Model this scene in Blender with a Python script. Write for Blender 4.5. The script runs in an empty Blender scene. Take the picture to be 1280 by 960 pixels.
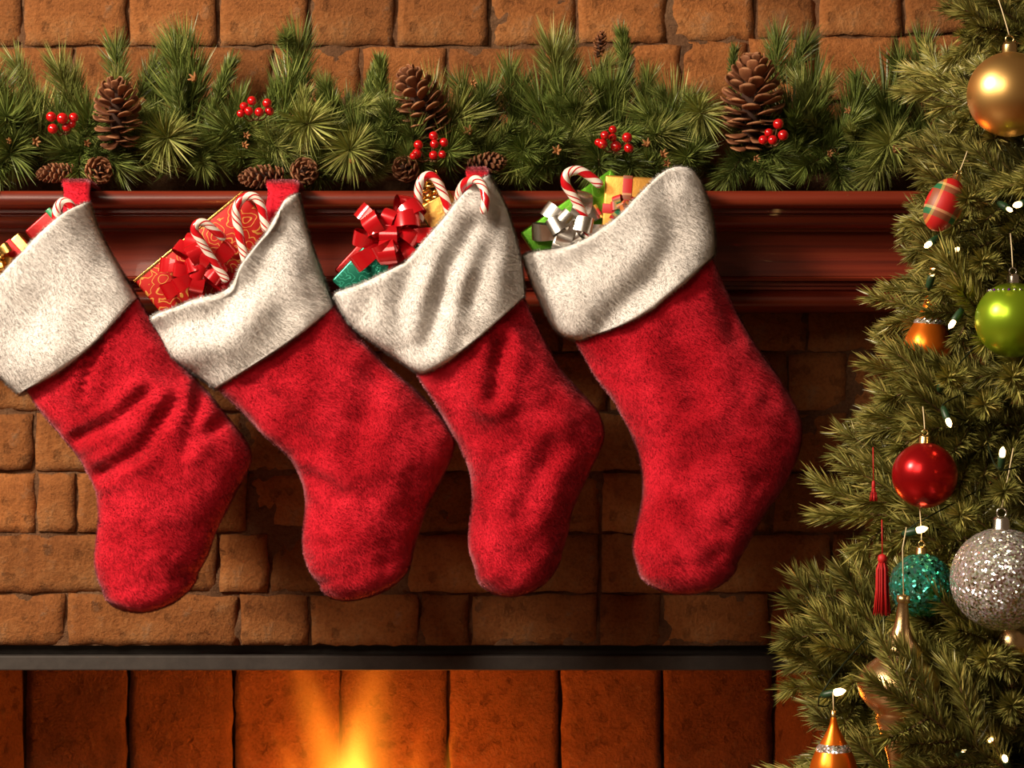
import bpy, math, random
import numpy as np
from mathutils import Vector, Matrix, noise

random.seed(7)
rng = np.random.default_rng(11)
scene = bpy.context.scene
COL = scene.collection

# ------------------------------------------------------------------ camera, world, lights
CAM_D, FPX, ZC = 3.0, 3000.0, 1.10           # camera distance to wall, focal length in px, height
cam_d = bpy.data.cameras.new('camera')
cam_d.sensor_width = 36.0
cam_d.lens = 36.0 * FPX / 1280.0
cam_d.clip_end = 50
cam = bpy.data.objects.new('camera', cam_d)
cam.location = (0, -CAM_D, ZC)
cam.rotation_euler = (math.pi / 2, 0, 0)
COL.objects.link(cam)
scene.camera = cam

world = bpy.data.worlds.new('world')
scene.world = world
world.use_nodes = True
world.node_tree.nodes['Background'].inputs[0].default_value = (0.55, 0.34, 0.20, 1)
world.node_tree.nodes['Background'].inputs[1].default_value = 0.16

scene.view_settings.view_transform = 'Standard'
scene.view_settings.look = 'None'
scene.view_settings.exposure = 0.18
scene.view_settings.gamma = 1.0
scene.view_settings.use_curve_mapping = False


def lamp(name, kind, loc, target, power, color, size=0.3, size_y=None, spread=None):
    d = bpy.data.lights.new(name, kind)
    d.energy = power
    d.color = color
    if kind == 'AREA':
        d.size = size
        if size_y:
            d.shape = 'RECTANGLE'
            d.size_y = size_y
        if spread:
            d.spread = spread
    else:
        d.shadow_soft_size = size
    o = bpy.data.objects.new(name, d)
    o.location = loc
    if target is not None:
        o.rotation_euler = (Vector(target) - Vector(loc)).to_track_quat('-Z', 'Y').to_euler()
    COL.objects.link(o)
    return o


lamp('room_lamp', 'AREA', (-2.05, -1.85, 2.55), (-0.1, -0.1, 1.1), 122, (1.0, 0.84, 0.66), 0.5)
lamp('fill_light', 'AREA', (-1.1, -2.7, 2.2), (-0.1, 0.0, 1.2), 22, (1.0, 0.82, 0.63), 1.0)  # unseen soft fill from front left, added to brighten the stocking cuffs


# ------------------------------------------------------------------ helpers
def P(px, py, y):
    """photo pixel at world depth y -> Vector"""
    k = (y + CAM_D) / FPX
    return Vector(((px - 640.0) * k, y, ZC - (py - 480.0) * k))


def S(px, y):
    return px * (y + CAM_D) / FPX


def tag(o, label=None, cat=None, group=None, kind=None):
    if label: o['label'] = label
    if cat: o['category'] = cat
    if group: o['group'] = group
    if kind: o['kind'] = kind
    return o


def empty(name, loc=(0, 0, 0), rot=None):
    o = bpy.data.objects.new(name, None)
    o.empty_display_size = 0.02
    if rot is not None:
        o.matrix_world = Matrix.Translation(Vector(loc)) @ rot.to_4x4()
    else:
        o.location = loc
    COL.objects.link(o)
    return o


class MB:
    def __init__(self):
        self.v, self.f, self.m, self.uv = [], [], [], {}

    def add(self, verts, faces, mi=0):
        b = len(self.v)
        self.v += [tuple(p) for p in verts]
        for f in faces:
            self.f.append(tuple(i + b for i in f))
            self.m.append(mi)
        return b

    def box(self, c, s, rot=None, mi=0):
        x, y, z = [k / 2 for k in s]
        vs = [Vector(p) for p in ((-x, -y, -z), (x, -y, -z), (x, y, -z), (-x, y, -z), (-x, -y, z), (x, -y, z), (x, y, z), (-x, y, z))]
        if rot is not None: vs = [rot @ p for p in vs]
        c = Vector(c)
        self.add([p + c for p in vs], [(0, 3, 2, 1), (4, 5, 6, 7), (0, 1, 5, 4), (1, 2, 6, 5), (2, 3, 7, 6), (3, 0, 4, 7)], mi)

    def tube(self, pts, rad, n=8, mi=0, caps=True):
        pts = [Vector(p) for p in pts]
        if not hasattr(rad, '__len__'): rad = [rad] * len(pts)
        b = len(self.v)
        ref = None
        for i, p in enumerate(pts):
            t = (pts[min(i + 1, len(pts) - 1)] - pts[max(i - 1, 0)])
            if t.length < 1e-9: t = Vector((0, 0, 1))
            t.normalize()
            if ref is None:
                ref = Vector((0, 1, 0)) if abs(t.y) < 0.9 else Vector((1, 0, 0))
            a = (ref - t * ref.dot(t)).normalized()
            ref = a
            c = t.cross(a)
            for k in range(n):
                q = 2 * math.pi * k / n
                self.v.append(tuple(p + (a * math.cos(q) + c * math.sin(q)) * rad[i]))
        for i in range(len(pts) - 1):
            for k in range(n):
                k2 = (k + 1) % n
                self.f.append((b + i * n + k, b + i * n + k2, b + (i + 1) * n + k2, b + (i + 1) * n + k))
                self.m.append(mi)
        if caps:
            self.f.append(tuple(b + k for k in reversed(range(n)))); self.m.append(mi)
            e = b + (len(pts) - 1) * n
            self.f.append(tuple(e + k for k in range(n))); self.m.append(mi)

    def lathe(self, prof, n=32, mi=0):
        """prof: list of (r, z); poles where r == 0"""
        b = len(self.v)
        idx = []
        for r, z in prof:
            if r < 1e-7:
                idx.append([len(self.v)]); self.v.append((0, 0, z))
            else:
                row = []
                for k in range(n):
                    q = 2 * math.pi * k / n
                    row.append(len(self.v)); self.v.append((r * math.cos(q), r * math.sin(q), z))
                idx.append(row)
        for a, c in zip(idx[:-1], idx[1:]):
            for k in range(n):
                k2 = (k + 1) % n
                if len(a) == 1 and len(c) == 1: continue
                if len(a) == 1: f = (a[0], c[k2], c[k])
                elif len(c) == 1: f = (a[k], a[k2], c[0])
                else: f = (a[k], a[k2], c[k2], c[k])
                self.f.append(f); self.m.append(mi)

    def mesh(self, name, mats, smooth=True):
        me = bpy.data.meshes.new(name)
        me.from_pydata(self.v, [], self.f)
        for m in (mats if isinstance(mats, (list, tuple)) else [mats]):
            me.materials.append(m)
        me.polygons.foreach_set('material_index', self.m)
        me.polygons.foreach_set('use_smooth', [smooth] * len(self.f))
        me.update()
        return me

    def build(self, name, mats, parent=None, smooth=True, bevel=None, bseg=2):
        return link(name, self.mesh(name, mats, smooth), parent, bevel, bseg)


def link(name, me, parent=None, bevel=None, bseg=2):
    o = bpy.data.objects.new(name, me)
    COL.objects.link(o)
    if parent is not None: o.parent = parent
    if bevel:
        md = o.modifiers.new('bevel', 'BEVEL'); md.width = bevel; md.segments = bseg
        md.limit_method = 'ANGLE'; md.angle_limit = math.radians(40)
    return o


def catmull(pts, n):
    """resample a list of points (tuples of floats) with Catmull-Rom, n samples"""
    p = np.array(pts, float)
    p = np.vstack([2 * p[0] - p[1], p, 2 * p[-1] - p[-2]])
    seg = len(pts) - 1
    out = []
    for i in range(n):
        t = i / (n - 1) * seg
        k = min(int(t), seg - 1); u = t - k
        a, b, c, d = p[k], p[k + 1], p[k + 2], p[k + 3]
        out.append(0.5 * ((2 * b) + (-a + c) * u + (2 * a - 5 * b + 4 * c - d) * u * u + (-a + 3 * b - 3 * c + d) * u ** 3))
    return np.array(out)


def arclen(pts, n):
    """uniform arc-length resampling of a smoothed polyline"""
    q = catmull(pts, max(200, n * 6))
    d = np.concatenate([[0], np.cumsum(np.linalg.norm(np.diff(q, axis=0), axis=1))])
    s = np.linspace(0, d[-1], n)
    return np.stack([np.interp(s, d, q[:, k]) for k in range(q.shape[1])], 1)


# ------------------------------------------------------------------ materials
def mat(name):
    m = bpy.data.materials.new(name)
    m.use_nodes = True
    nt = m.node_tree
    return m, nt, nt.nodes['Principled BSDF'], nt.nodes, nt.links


def N(nodes, typ, **kw):
    n = nodes.new(typ)
    for k, v in kw.items(): setattr(n, k, v)
    return n


def ramp(nodes, stops, interp='LINEAR'):
    r = nodes.new('ShaderNodeValToRGB')
    r.color_ramp.interpolation = interp
    e = r.color_ramp.elements
    while len(e) < len(stops): e.new(0.5)
    for i, (p, c) in enumerate(stops):
        e[i].position = p; e[i].color = (*c, 1)
    return r


def simple(name, col, rough=0.5, metal=0.0, spec=0.5, sheen=0.0, emit=None, estr=0, coat=0.0):
    m, nt, b, nodes, links = mat(name)
    b.inputs['Base Color'].default_value = (*col, 1)
    b.inputs['Roughness'].default_value = rough
    b.inputs['Metallic'].default_value = metal
    b.inputs['Specular IOR Level'].default_value = spec
    b.inputs['Sheen Weight'].default_value = sheen
    b.inputs['Coat Weight'].default_value = coat
    if emit:
        b.inputs['Emission Color'].default_value = (*emit, 1)
        b.inputs['Emission Strength'].default_value = estr
    return m


def noisy(name, c1, c2, scale, rough=0.7, bump=0.2, bscale=None, detail=8, metal=0.0, stretch=(1, 1, 1), spec=0.5, coat=0.0, c3=None, bdist=0.003, rnd=0.0):
    m, nt, b, nodes, links = mat(name)
    tc = N(nodes, 'ShaderNodeTexCoord'); mp = N(nodes, 'ShaderNodeMapping')
    mp.inputs['Scale'].default_value = stretch
    links.new(tc.outputs['Object'], mp.inputs['Vector'])
    n1 = N(nodes, 'ShaderNodeTexNoise'); n1.inputs['Scale'].default_value = scale; n1.inputs['Detail'].default_value = detail
    n1.inputs['Roughness'].default_value = 0.65
    links.new(mp.outputs[0], n1.inputs['Vector'])
    st = [(0.3, c1), (0.7, c2)] if c3 is None else [(0.28, c1), (0.5, c2), (0.72, c3)]
    r = ramp(nodes, st)
    links.new(n1.outputs['Fac'], r.inputs[0])
    out = r.outputs[0]
    if rnd:
        oi = N(nodes, 'ShaderNodeObjectInfo')
        hs = N(nodes, 'ShaderNodeHueSaturation')
        mr = N(nodes, 'ShaderNodeMapRange')
        mr.inputs['To Min'].default_value = 1 - rnd; mr.inputs['To Max'].default_value = 1 + rnd
        links.new(oi.outputs['Random'], mr.inputs['Value'])
        links.new(mr.outputs[0], hs.inputs['Value'])
        links.new(out, hs.inputs['Color']); out = hs.outputs[0]
    links.new(out, b.inputs['Base Color'])
    b.inputs['Roughness'].default_value = rough
    b.inputs['Metallic'].default_value = metal
    b.inputs['Specular IOR Level'].default_value = spec
    b.inputs['Coat Weight'].default_value = coat
    if bump:
        n2 = N(nodes, 'ShaderNodeTexNoise'); n2.inputs['Scale'].default_value = bscale or scale * 4; n2.inputs['Detail'].default_value = 8
        n2.inputs['Roughness'].default_value = 0.7
        links.new(mp.outputs[0], n2.inputs['Vector'])
        bp = N(nodes, 'ShaderNodeBump'); bp.inputs['Strength'].default_value = bump; bp.inputs['Distance'].default_value = bdist
        links.new(n2.outputs['Fac'], bp.inputs['Height'])
        links.new(bp.outputs[0], b.inputs['Normal'])
    return m


def brick_material(name, c1, c2, c3, rnd=0.18, rough=0.9, pits=True):
    m, nt, b, nodes, links = mat(name)
    tc = N(nodes, 'ShaderNodeTexCoord')
    n1 = N(nodes, 'ShaderNodeTexNoise'); n1.inputs['Scale'].default_value = 9; n1.inputs['Detail'].default_value = 10; n1.inputs['Roughness'].default_value = 0.7
    n2 = N(nodes, 'ShaderNodeTexNoise'); n2.inputs['Scale'].default_value = 38; n2.inputs['Detail'].default_value = 8; n2.inputs['Roughness'].default_value = 0.75
    n3 = N(nodes, 'ShaderNodeTexNoise'); n3.inputs['Scale'].default_value = 240; n3.inputs['Detail'].default_value = 4
    for n in (n1, n2, n3): links.new(tc.outputs['Object'], n.inputs['Vector'])
    r = ramp(nodes, [(0.25, c1), (0.5, c2), (0.75, c3)])
    links.new(n1.outputs['Fac'], r.inputs[0])
    gr = ramp(nodes, [(0.56, (0, 0, 0)), (0.70, (1, 1, 1))])
    links.new(n2.outputs['Fac'], gr.inputs[0])
    mx = N(nodes, 'ShaderNodeMixRGB'); mx.inputs['Color2'].default_value = (0.24, 0.155, 0.095, 1)
    sc = N(nodes, 'ShaderNodeMath', operation='MULTIPLY'); sc.inputs[1].default_value = 0.55
    links.new(gr.outputs[0], sc.inputs[0]); links.new(sc.outputs[0], mx.inputs['Fac'])
    links.new(r.outputs[0], mx.inputs['Color1'])
    # fine speckle
    sp = ramp(nodes, [(0.3, (0.62, 0.62, 0.62)), (0.55, (1, 1, 1))])
    links.new(n3.outputs['Fac'], sp.inputs[0])
    mu = N(nodes, 'ShaderNodeMixRGB', blend_type='MULTIPLY'); mu.inputs['Fac'].default_value = 0.7
    links.new(mx.outputs[0], mu.inputs['Color1']); links.new(sp.outputs[0], mu.inputs['Color2'])
    oi = N(nodes, 'ShaderNodeObjectInfo'); hs = N(nodes, 'ShaderNodeHueSaturation'); mr = N(nodes, 'ShaderNodeMapRange')
    mr.inputs['To Min'].default_value = 1 - rnd; mr.inputs['To Max'].default_value = 1 + rnd
    links.new(oi.outputs['Random'], mr.inputs['Value']); links.new(mr.outputs[0], hs.inputs['Value'])
    links.new(mu.outputs[0], hs.inputs['Color']); links.new(hs.outputs[0], b.inputs['Base Color'])
    b.inputs['Roughness'].default_value = rough
    b.inputs['Specular IOR Level'].default_value = 0.25
    add = N(nodes, 'ShaderNodeMath', operation='ADD')
    mul = N(nodes, 'ShaderNodeMath', operation='MULTIPLY'); mul.inputs[1].default_value = 0.22
    links.new(n3.outputs['Fac'], mul.inputs[0]); links.new(n2.outputs['Fac'], add.inputs[0]); links.new(mul.outputs[0], add.inputs[1])
    h = add.outputs[0]
    if pits:
        vo = N(nodes, 'ShaderNodeTexVoronoi'); vo.inputs['Scale'].default_value = 42
        wn = N(nodes, 'ShaderNodeMixRGB'); wn.inputs['Fac'].default_value = 0.04
        links.new(tc.outputs['Object'], wn.inputs['Color1']); links.new(n2.outputs['Color'], wn.inputs['Color2'])
        links.new(wn.outputs[0], vo.inputs['Vector'])
        pr = ramp(nodes, [(0.10, (0, 0, 0)), (0.3, (1, 1, 1))])
        links.new(vo.outputs['Distance'], pr.inputs[0])
        a2 = N(nodes, 'ShaderNodeMath', operation='MULTIPLY_ADD'); a2.inputs[1].default_value = 0.35
        links.new(pr.outputs[0], a2.inputs[0]); links.new(h, a2.inputs[2]); h = a2.outputs[0]
    bp = N(nodes, 'ShaderNodeBump'); bp.inputs['Strength'].default_value = 0.9; bp.inputs['Distance'].default_value = 0.009
    links.new(h, bp.inputs['Height']); links.new(bp.outputs[0], b.inputs['Normal'])
    return m


M = {}
M['brick'] = brick_material('brick_clay', (0.19, 0.058, 0.016), (0.35, 0.125, 0.034), (0.46, 0.22, 0.080), rnd=0.24)
M['mortar'] = brick_material('mortar', (0.10, 0.045, 0.021), (0.17, 0.08, 0.037), (0.22, 0.125, 0.066), rnd=0.0)
M['firebrick'] = brick_material('firebrick', (0.11, 0.043, 0.02), (0.20, 0.078, 0.032), (0.27, 0.11, 0.045), rnd=0.22)
M['soot'] = noisy('soot_mortar', (0.05, 0.02, 0.01), (0.11, 0.045, 0.02), 20)
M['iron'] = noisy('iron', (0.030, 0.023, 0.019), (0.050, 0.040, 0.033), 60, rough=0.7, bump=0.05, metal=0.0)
M['black'] = simple('black_gap', (0.004, 0.003, 0.003), 0.9)
M['mahogany'] = noisy('mahogany', (0.045, 0.005, 0.003), (0.17, 0.019, 0.007), 6.0, rough=0.36, bump=0.12, bscale=60, stretch=(0.25, 6, 14), c3=(0.23, 0.034, 0.012), coat=0.2, bdist=0.001)
M['floor'] = noisy('floor_wood', (0.08, 0.035, 0.015), (0.18, 0.08, 0.035), 3, rough=0.4, stretch=(1, 12, 1))
M['stone'] = noisy('hearth_stone', (0.10, 0.07, 0.05), (0.2, 0.14, 0.1), 12, rough=0.8)
M['log'] = noisy('charred_bark', (0.012, 0.008, 0.006), (0.09, 0.045, 0.02), 25, rough=0.95, bump=0.8, stretch=(1, 1, 0.2))


def fabric_mat(name, c_dark, c_light, sheen_tint, sheen=0.6, scale=14):
    m, nt, b, nodes, links = mat(name)
    tc = N(nodes, 'ShaderNodeTexCoord')
    n1 = N(nodes, 'ShaderNodeTexNoise'); n1.inputs['Scale'].default_value = scale; n1.inputs['Detail'].default_value = 6; n1.inputs['Roughness'].default_value = 0.6
    links.new(tc.outputs['Object'], n1.inputs['Vector'])
    r = ramp(nodes, [(0.42, c_dark), (0.64, c_light)])
    links.new(n1.outputs['Fac'], r.inputs[0])
    links.new(r.outputs[0], b.inputs['Base Color'])
    b.inputs['Roughness'].default_value = 0.85
    b.inputs['Specular IOR Level'].default_value = 0.15
    b.inputs['Sheen Weight'].default_value = sheen
    b.inputs['Sheen Roughness'].default_value = 0.45
    b.inputs['Sheen Tint'].default_value = (*sheen_tint, 1)
    at = N(nodes, 'ShaderNodeAttribute', attribute_name='pile_n')
    return m, nt, b, nodes, links, at


def pile_mats(name, cd, cl, tint, sheen, scale):
    m, nt, b, nodes, links, at = fabric_mat(name + '_cloth', cd, cl, tint, sheen, scale)
    M[name + '_cloth'] = m
    m2, nt, b, nodes, links, at = fabric_mat(name + '_pile', cd, cl, tint, sheen, scale)
    links.new(at.outputs['Vector'], b.inputs['Normal'])
    M[name + '_pile'] = m2


pile_mats('red', (0.43, 0.002, 0.011), (0.74, 0.014, 0.034), (1.0, 0.36, 0.42), 0.7, 13)
pile_mats('white', (0.90, 0.85, 0.80), (0.95, 0.91, 0.87), (1, 0.95, 0.9), 0.3, 20)


def needle_mat(name, c1, c2, c3):
    m, nt, b, nodes, links = mat(name)
    at = N(nodes, 'ShaderNodeAttribute', attribute_name='tint')
    oi = N(nodes, 'ShaderNodeObjectInfo')
    r = ramp(nodes, [(0.0, c1), (0.55, c2), (1.0, c3)])
    links.new(at.outputs['Fac'], r.inputs[0])
    hs = N(nodes, 'ShaderNodeHueSaturation'); mr = N(nodes, 'ShaderNodeMapRange')
    mr.inputs['To Min'].default_value = 0.75; mr.inputs['To Max'].default_value = 1.25
    links.new(oi.outputs['Random'], mr.inputs['Value']); links.new(mr.outputs[0], hs.inputs['Value'])
    links.new(r.outputs[0], hs.inputs['Color'])
    links.new(hs.outputs[0], b.inputs['Base Color'])
    b.inputs['Roughness'].default_value = 0.42
    b.inputs['Specular IOR Level'].default_value = 0.5
    b.inputs['Transmission Weight'].default_value = 0.0
    return m


M['pine_dark'] = needle_mat('pine_dark', (0.045, 0.070, 0.014), (0.155, 0.205, 0.040), (0.42, 0.43, 0.11))
M['pine_pale'] = needle_mat('pine_pale', (0.11, 0.145, 0.03), (0.29, 0.31, 0.075), (0.62, 0.56, 0.20))
M['fir'] = needle_mat('fir_needles', (0.075, 0.085, 0.018), (0.25, 0.235, 0.052), (0.62, 0.48, 0.14))
M['twig'] = noisy('twig_bark', (0.06, 0.03, 0.012), (0.22, 0.11, 0.04), 60, rough=0.9)
M['bark'] = noisy('trunk_bark', (0.05, 0.028, 0.015), (0.14, 0.075, 0.035), 18, rough=0.95, bump=0.8, stretch=(1, 1, 0.25))
M['cone'] = noisy('pine_cone_scale', (0.06, 0.018, 0.006), (0.20, 0.065, 0.022), 30, rough=0.7, bump=0.3, c3=(0.32, 0.13, 0.05), rnd=0.2)
M['cone_dark'] = simple('pine_cone_core', (0.035, 0.012, 0.005), 0.9)
M['cone_tip'] = noisy('pine_cone_tip', (0.16, 0.06, 0.022), (0.36, 0.16, 0.065), 50, rough=0.7, bump=0.3, rnd=0.25)
M['berry'] = simple('berry_red', (0.52, 0.004, 0.006), 0.16, spec=0.6, coat=0.6)
M['berry_end'] = simple('berry_end', (0.05, 0.01, 0.008), 0.6)
M['gold_satin'] = simple('gold_satin', (0.98, 0.60, 0.20), 0.36, 1.0)
M['gold_shiny'] = noisy('gold_foil', (0.75, 0.38, 0.08), (0.95, 0.62, 0.20), 30, rough=0.22, bump=0.35, bscale=40, metal=1.0)
M['gold_paper'] = noisy('gold_paper', (0.66, 0.30, 0.045), (0.80, 0.44, 0.10), 14, rough=0.42, bump=0.25, bscale=30, metal=0.7)
M['champagne'] = noisy('champagne_metal', (0.62, 0.38, 0.16), (0.88, 0.62, 0.32), 40, rough=0.26, bump=0.12, metal=1.0)
M['green_ball'] = simple('green_satin', (0.32, 0.50, 0.02), 0.30, 0.75)
M['red_ball'] = simple('red_satin', (0.55, 0.010, 0.012), 0.24, 0.8)
M['orange_ball'] = simple('orange_satin', (0.90, 0.20, 0.012), 0.30, 0.8)
M['silver'] = simple('silver_foil', (0.92, 0.88, 0.82), 0.27, 1.0)
M['silver_cap'] = simple('silver_cap', (0.8, 0.75, 0.66), 0.25, 1.0)
M['gold_cap'] = simple('gold_cap', (0.85, 0.6, 0.25), 0.25, 1.0)
M['red_foil'] = simple('red_ribbon_foil', (0.60, 0.006, 0.012), 0.20, 0.35, coat=1.0)
M['red_paper'] = noisy('red_foil_paper', (0.28, 0.006, 0.008), (0.48, 0.015, 0.015), 10, rough=0.28, bump=0.3, bscale=18, metal=0.6)
M['green_ribbon'] = simple('green_ribbon', (0.01, 0.22, 0.08), 0.3, 0.2, coat=0.5)
M['thread'] = simple('thread', (0.75, 0.6, 0.35), 0.5)
M['red_thread'] = simple('red_thread', (0.48, 0.006, 0.006), 0.6)
M['socket'] = simple('bulb_socket', (0.012, 0.045, 0.015), 0.45)
M['wire'] = simple('light_wire', (0.012, 0.018, 0.006), 0.7, spec=0.2)
M['bulb'] = simple('lit_bulb', (1, 0.8, 0.5), 0.2, emit=(1.0, 0.62, 0.24), estr=7)


def foil_mat(name, base, line, scale, rough=0.25, metal=0.7, width=0.05, distort=3.0):
    """foil paper with embossed looping scroll lines"""
    m, nt, b, nodes, links = mat(name)
    tc = N(nodes, 'ShaderNodeTexCoord')
    vo = N(nodes, 'ShaderNodeTexVoronoi'); vo.inputs['Scale'].default_value = scale
    nz = N(nodes, 'ShaderNodeTexNoise'); nz.inputs['Scale'].default_value = scale * 0.8
    mx = N(nodes, 'ShaderNodeMixRGB'); mx.inputs['Fac'].default_value = 0.02 * distort / 3
    links.new(tc.outputs['Object'], nz.inputs['Vector'])
    links.new(tc.outputs['Object'], mx.inputs['Color1']); links.new(nz.outputs['Color'], mx.inputs['Color2'])
    links.new(mx.outputs[0], vo.inputs['Vector'])
    # rings around the cell centres -> scrolls
    s = N(nodes, 'ShaderNodeMath', operation='MULTIPLY'); s.inputs[1].default_value = 24
    sn = N(nodes, 'ShaderNodeMath', operation='SINE')
    links.new(vo.outputs['Distance'], s.inputs[0]); links.new(s.outputs[0], sn.inputs[0])
    r = ramp(nodes, [(0.80, (0, 0, 0)), (0.86, (1, 1, 1))])
    links.new(sn.outputs[0], r.inputs[0])
    cm = N(nodes, 'ShaderNodeMixRGB'); cm.inputs['Color1'].default_value = (*base, 1); cm.inputs['Color2'].default_value = (*line, 1)
    links.new(r.outputs[0], cm.inputs['Fac'])
    links.new(cm.outputs[0], b.inputs['Base Color'])
    b.inputs['Roughness'].default_value = rough; b.inputs['Metallic'].default_value = metal
    bp = N(nodes, 'ShaderNodeBump'); bp.inputs['Strength'].default_value = 0.4; bp.inputs['Distance'].default_value = 0.001
    links.new(r.outputs[0], bp.inputs['Height']); links.new(bp.outputs[0], b.inputs['Normal'])
    return m


M['paper_red_gold'] = foil_mat('red_paper_gold_scrolls', (0.46, 0.010, 0.008), (0.66, 0.30, 0.06), 55, 0.35, 0.35)
M['paper_teal'] = foil_mat('teal_scroll_foil', (0.010, 0.17, 0.105), (0.05, 0.42, 0.28), 70, 0.28, 0.6)
M['paper_green'] = foil_mat('green_dot_foil', (0.15, 0.52, 0.025), (0.26, 0.62, 0.06), 45, 0.34, 0.6)


def plaid_mat(name):
    m, nt, b, nodes, links = mat(name)
    tc = N(nodes, 'ShaderNodeTexCoord'); sp = N(nodes, 'ShaderNodeSeparateXYZ')
    links.new(tc.outputs['Object'], sp.inputs[0])
    facs = []
    for k, fr in ((0, 420), (2, 420)):
        a = N(nodes, 'ShaderNodeMath', operation='MULTIPLY'); a.inputs[1].default_value = fr / 6.283 * 1.0 / 1.6
        fc = N(nodes, 'ShaderNodeMath', operation='FRACT')
        links.new(sp.outputs[k], a.inputs[0]); links.new(a.outputs[0], fc.inputs[0])
        facs.append(fc.outputs[0])
    r1 = ramp(nodes, [(0.0, (0.50, 0.01, 0.01)), (0.36, (0.01, 0.13, 0.05)), (0.58, (0.62, 0.34, 0.07)), (0.68, (0.50, 0.01, 0.01))], 'CONSTANT')
    r2 = ramp(nodes, [(0.0, (0.50, 0.01, 0.01)), (0.40, (0.01, 0.13, 0.05)), (0.62, (0.60, 0.45, 0.2)), (0.72, (0.50, 0.01, 0.01))], 'CONSTANT')
    links.new(facs[0], r1.inputs[0]); links.new(facs[1], r2.inputs[0])
    mx = N(nodes, 'ShaderNodeMixRGB'); mx.inputs['Fac'].default_value = 0.5
    links.new(r1.outputs[0], mx.inputs['Color1']); links.new(r2.outputs[0], mx.inputs['Color2'])
    links.new(mx.outputs[0], b.inputs['Base Color']); b.inputs['Roughness'].default_value = 0.5
    return m


M['plaid'] = plaid_mat('plaid_ribbon')


def glitter_mat(name, base, scale, k=1.3, rough=0.22, rainbow=0.25):
    m, nt, b, nodes, links = mat(name)
    tc = N(nodes, 'ShaderNodeTexCoord')
    vo = N(nodes, 'ShaderNodeTexVoronoi'); vo.inputs['Scale'].default_value = scale
    links.new(tc.outputs['Object'], vo.inputs['Vector'])
    ge = N(nodes, 'ShaderNodeNewGeometry')
    su = N(nodes, 'ShaderNodeVectorMath', operation='SUBTRACT'); su.inputs[1].default_value = (0.5, 0.5, 0.5)
    sc = N(nodes, 'ShaderNodeVectorMath', operation='SCALE'); sc.inputs['Scale'].default_value = k
    ad = N(nodes, 'ShaderNodeVectorMath', operation='ADD'); no = N(nodes, 'ShaderNodeVectorMath', operation='NORMALIZE')
    links.new(vo.outputs['Color'], su.inputs[0]); links.new(su.outputs[0], sc.inputs[0])
    links.new(ge.outputs['Normal'], ad.inputs[0]); links.new(sc.outputs[0], ad.inputs[1]); links.new(ad.outputs[0], no.inputs[0])
    links.new(no.outputs[0], b.inputs['Normal'])
    mx = N(nodes, 'ShaderNodeMixRGB'); mx.inputs['Fac'].default_value = rainbow; mx.inputs['Color1'].default_value = (*base, 1)
    links.new(vo.outputs['Color'], mx.inputs['Color2'])
    links.new(mx.outputs[0], b.inputs['Base Color'])
    b.inputs['Metallic'].default_value = 0.75; b.inputs['Roughness'].default_value = rough
    return m


M['silver_glitter'] = glitter_mat('silver_glitter', (0.85, 0.76, 0.66), 620)
M['teal_glitter'] = glitter_mat('teal_glitter', (0.02, 0.36, 0.22), 420, k=1.6, rainbow=0.12)


def candy_mat():
    m, nt, b, nodes, links = mat('candy_stripe')
    uv = N(nodes, 'ShaderNodeUVMap'); sp = N(nodes, 'ShaderNodeSeparateXYZ')
    links.new(uv.outputs[0], sp.inputs[0])
    ad = N(nodes, 'ShaderNodeMath', operation='ADD'); fr = N(nodes, 'ShaderNodeMath', operation='FRACT')
    links.new(sp.outputs[0], ad.inputs[0]); links.new(sp.outputs[1], ad.inputs[1]); links.new(ad.outputs[0], fr.inputs[0])
    W, R = (0.86, 0.78, 0.68), (0.55, 0.006, 0.012)
    r = ramp(nodes, [(0.0, R), (0.34, W), (0.56, R), (0.63, W), (0.76, R), (0.82, W)], 'CONSTANT')
    links.new(fr.outputs[0], r.inputs[0]); links.new(r.outputs[0], b.inputs['Base Color'])
    b.inputs['Roughness'].default_value = 0.22; b.inputs['Coat Weight'].default_value = 0.5
    return m


M['candy'] = candy_mat()


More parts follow.
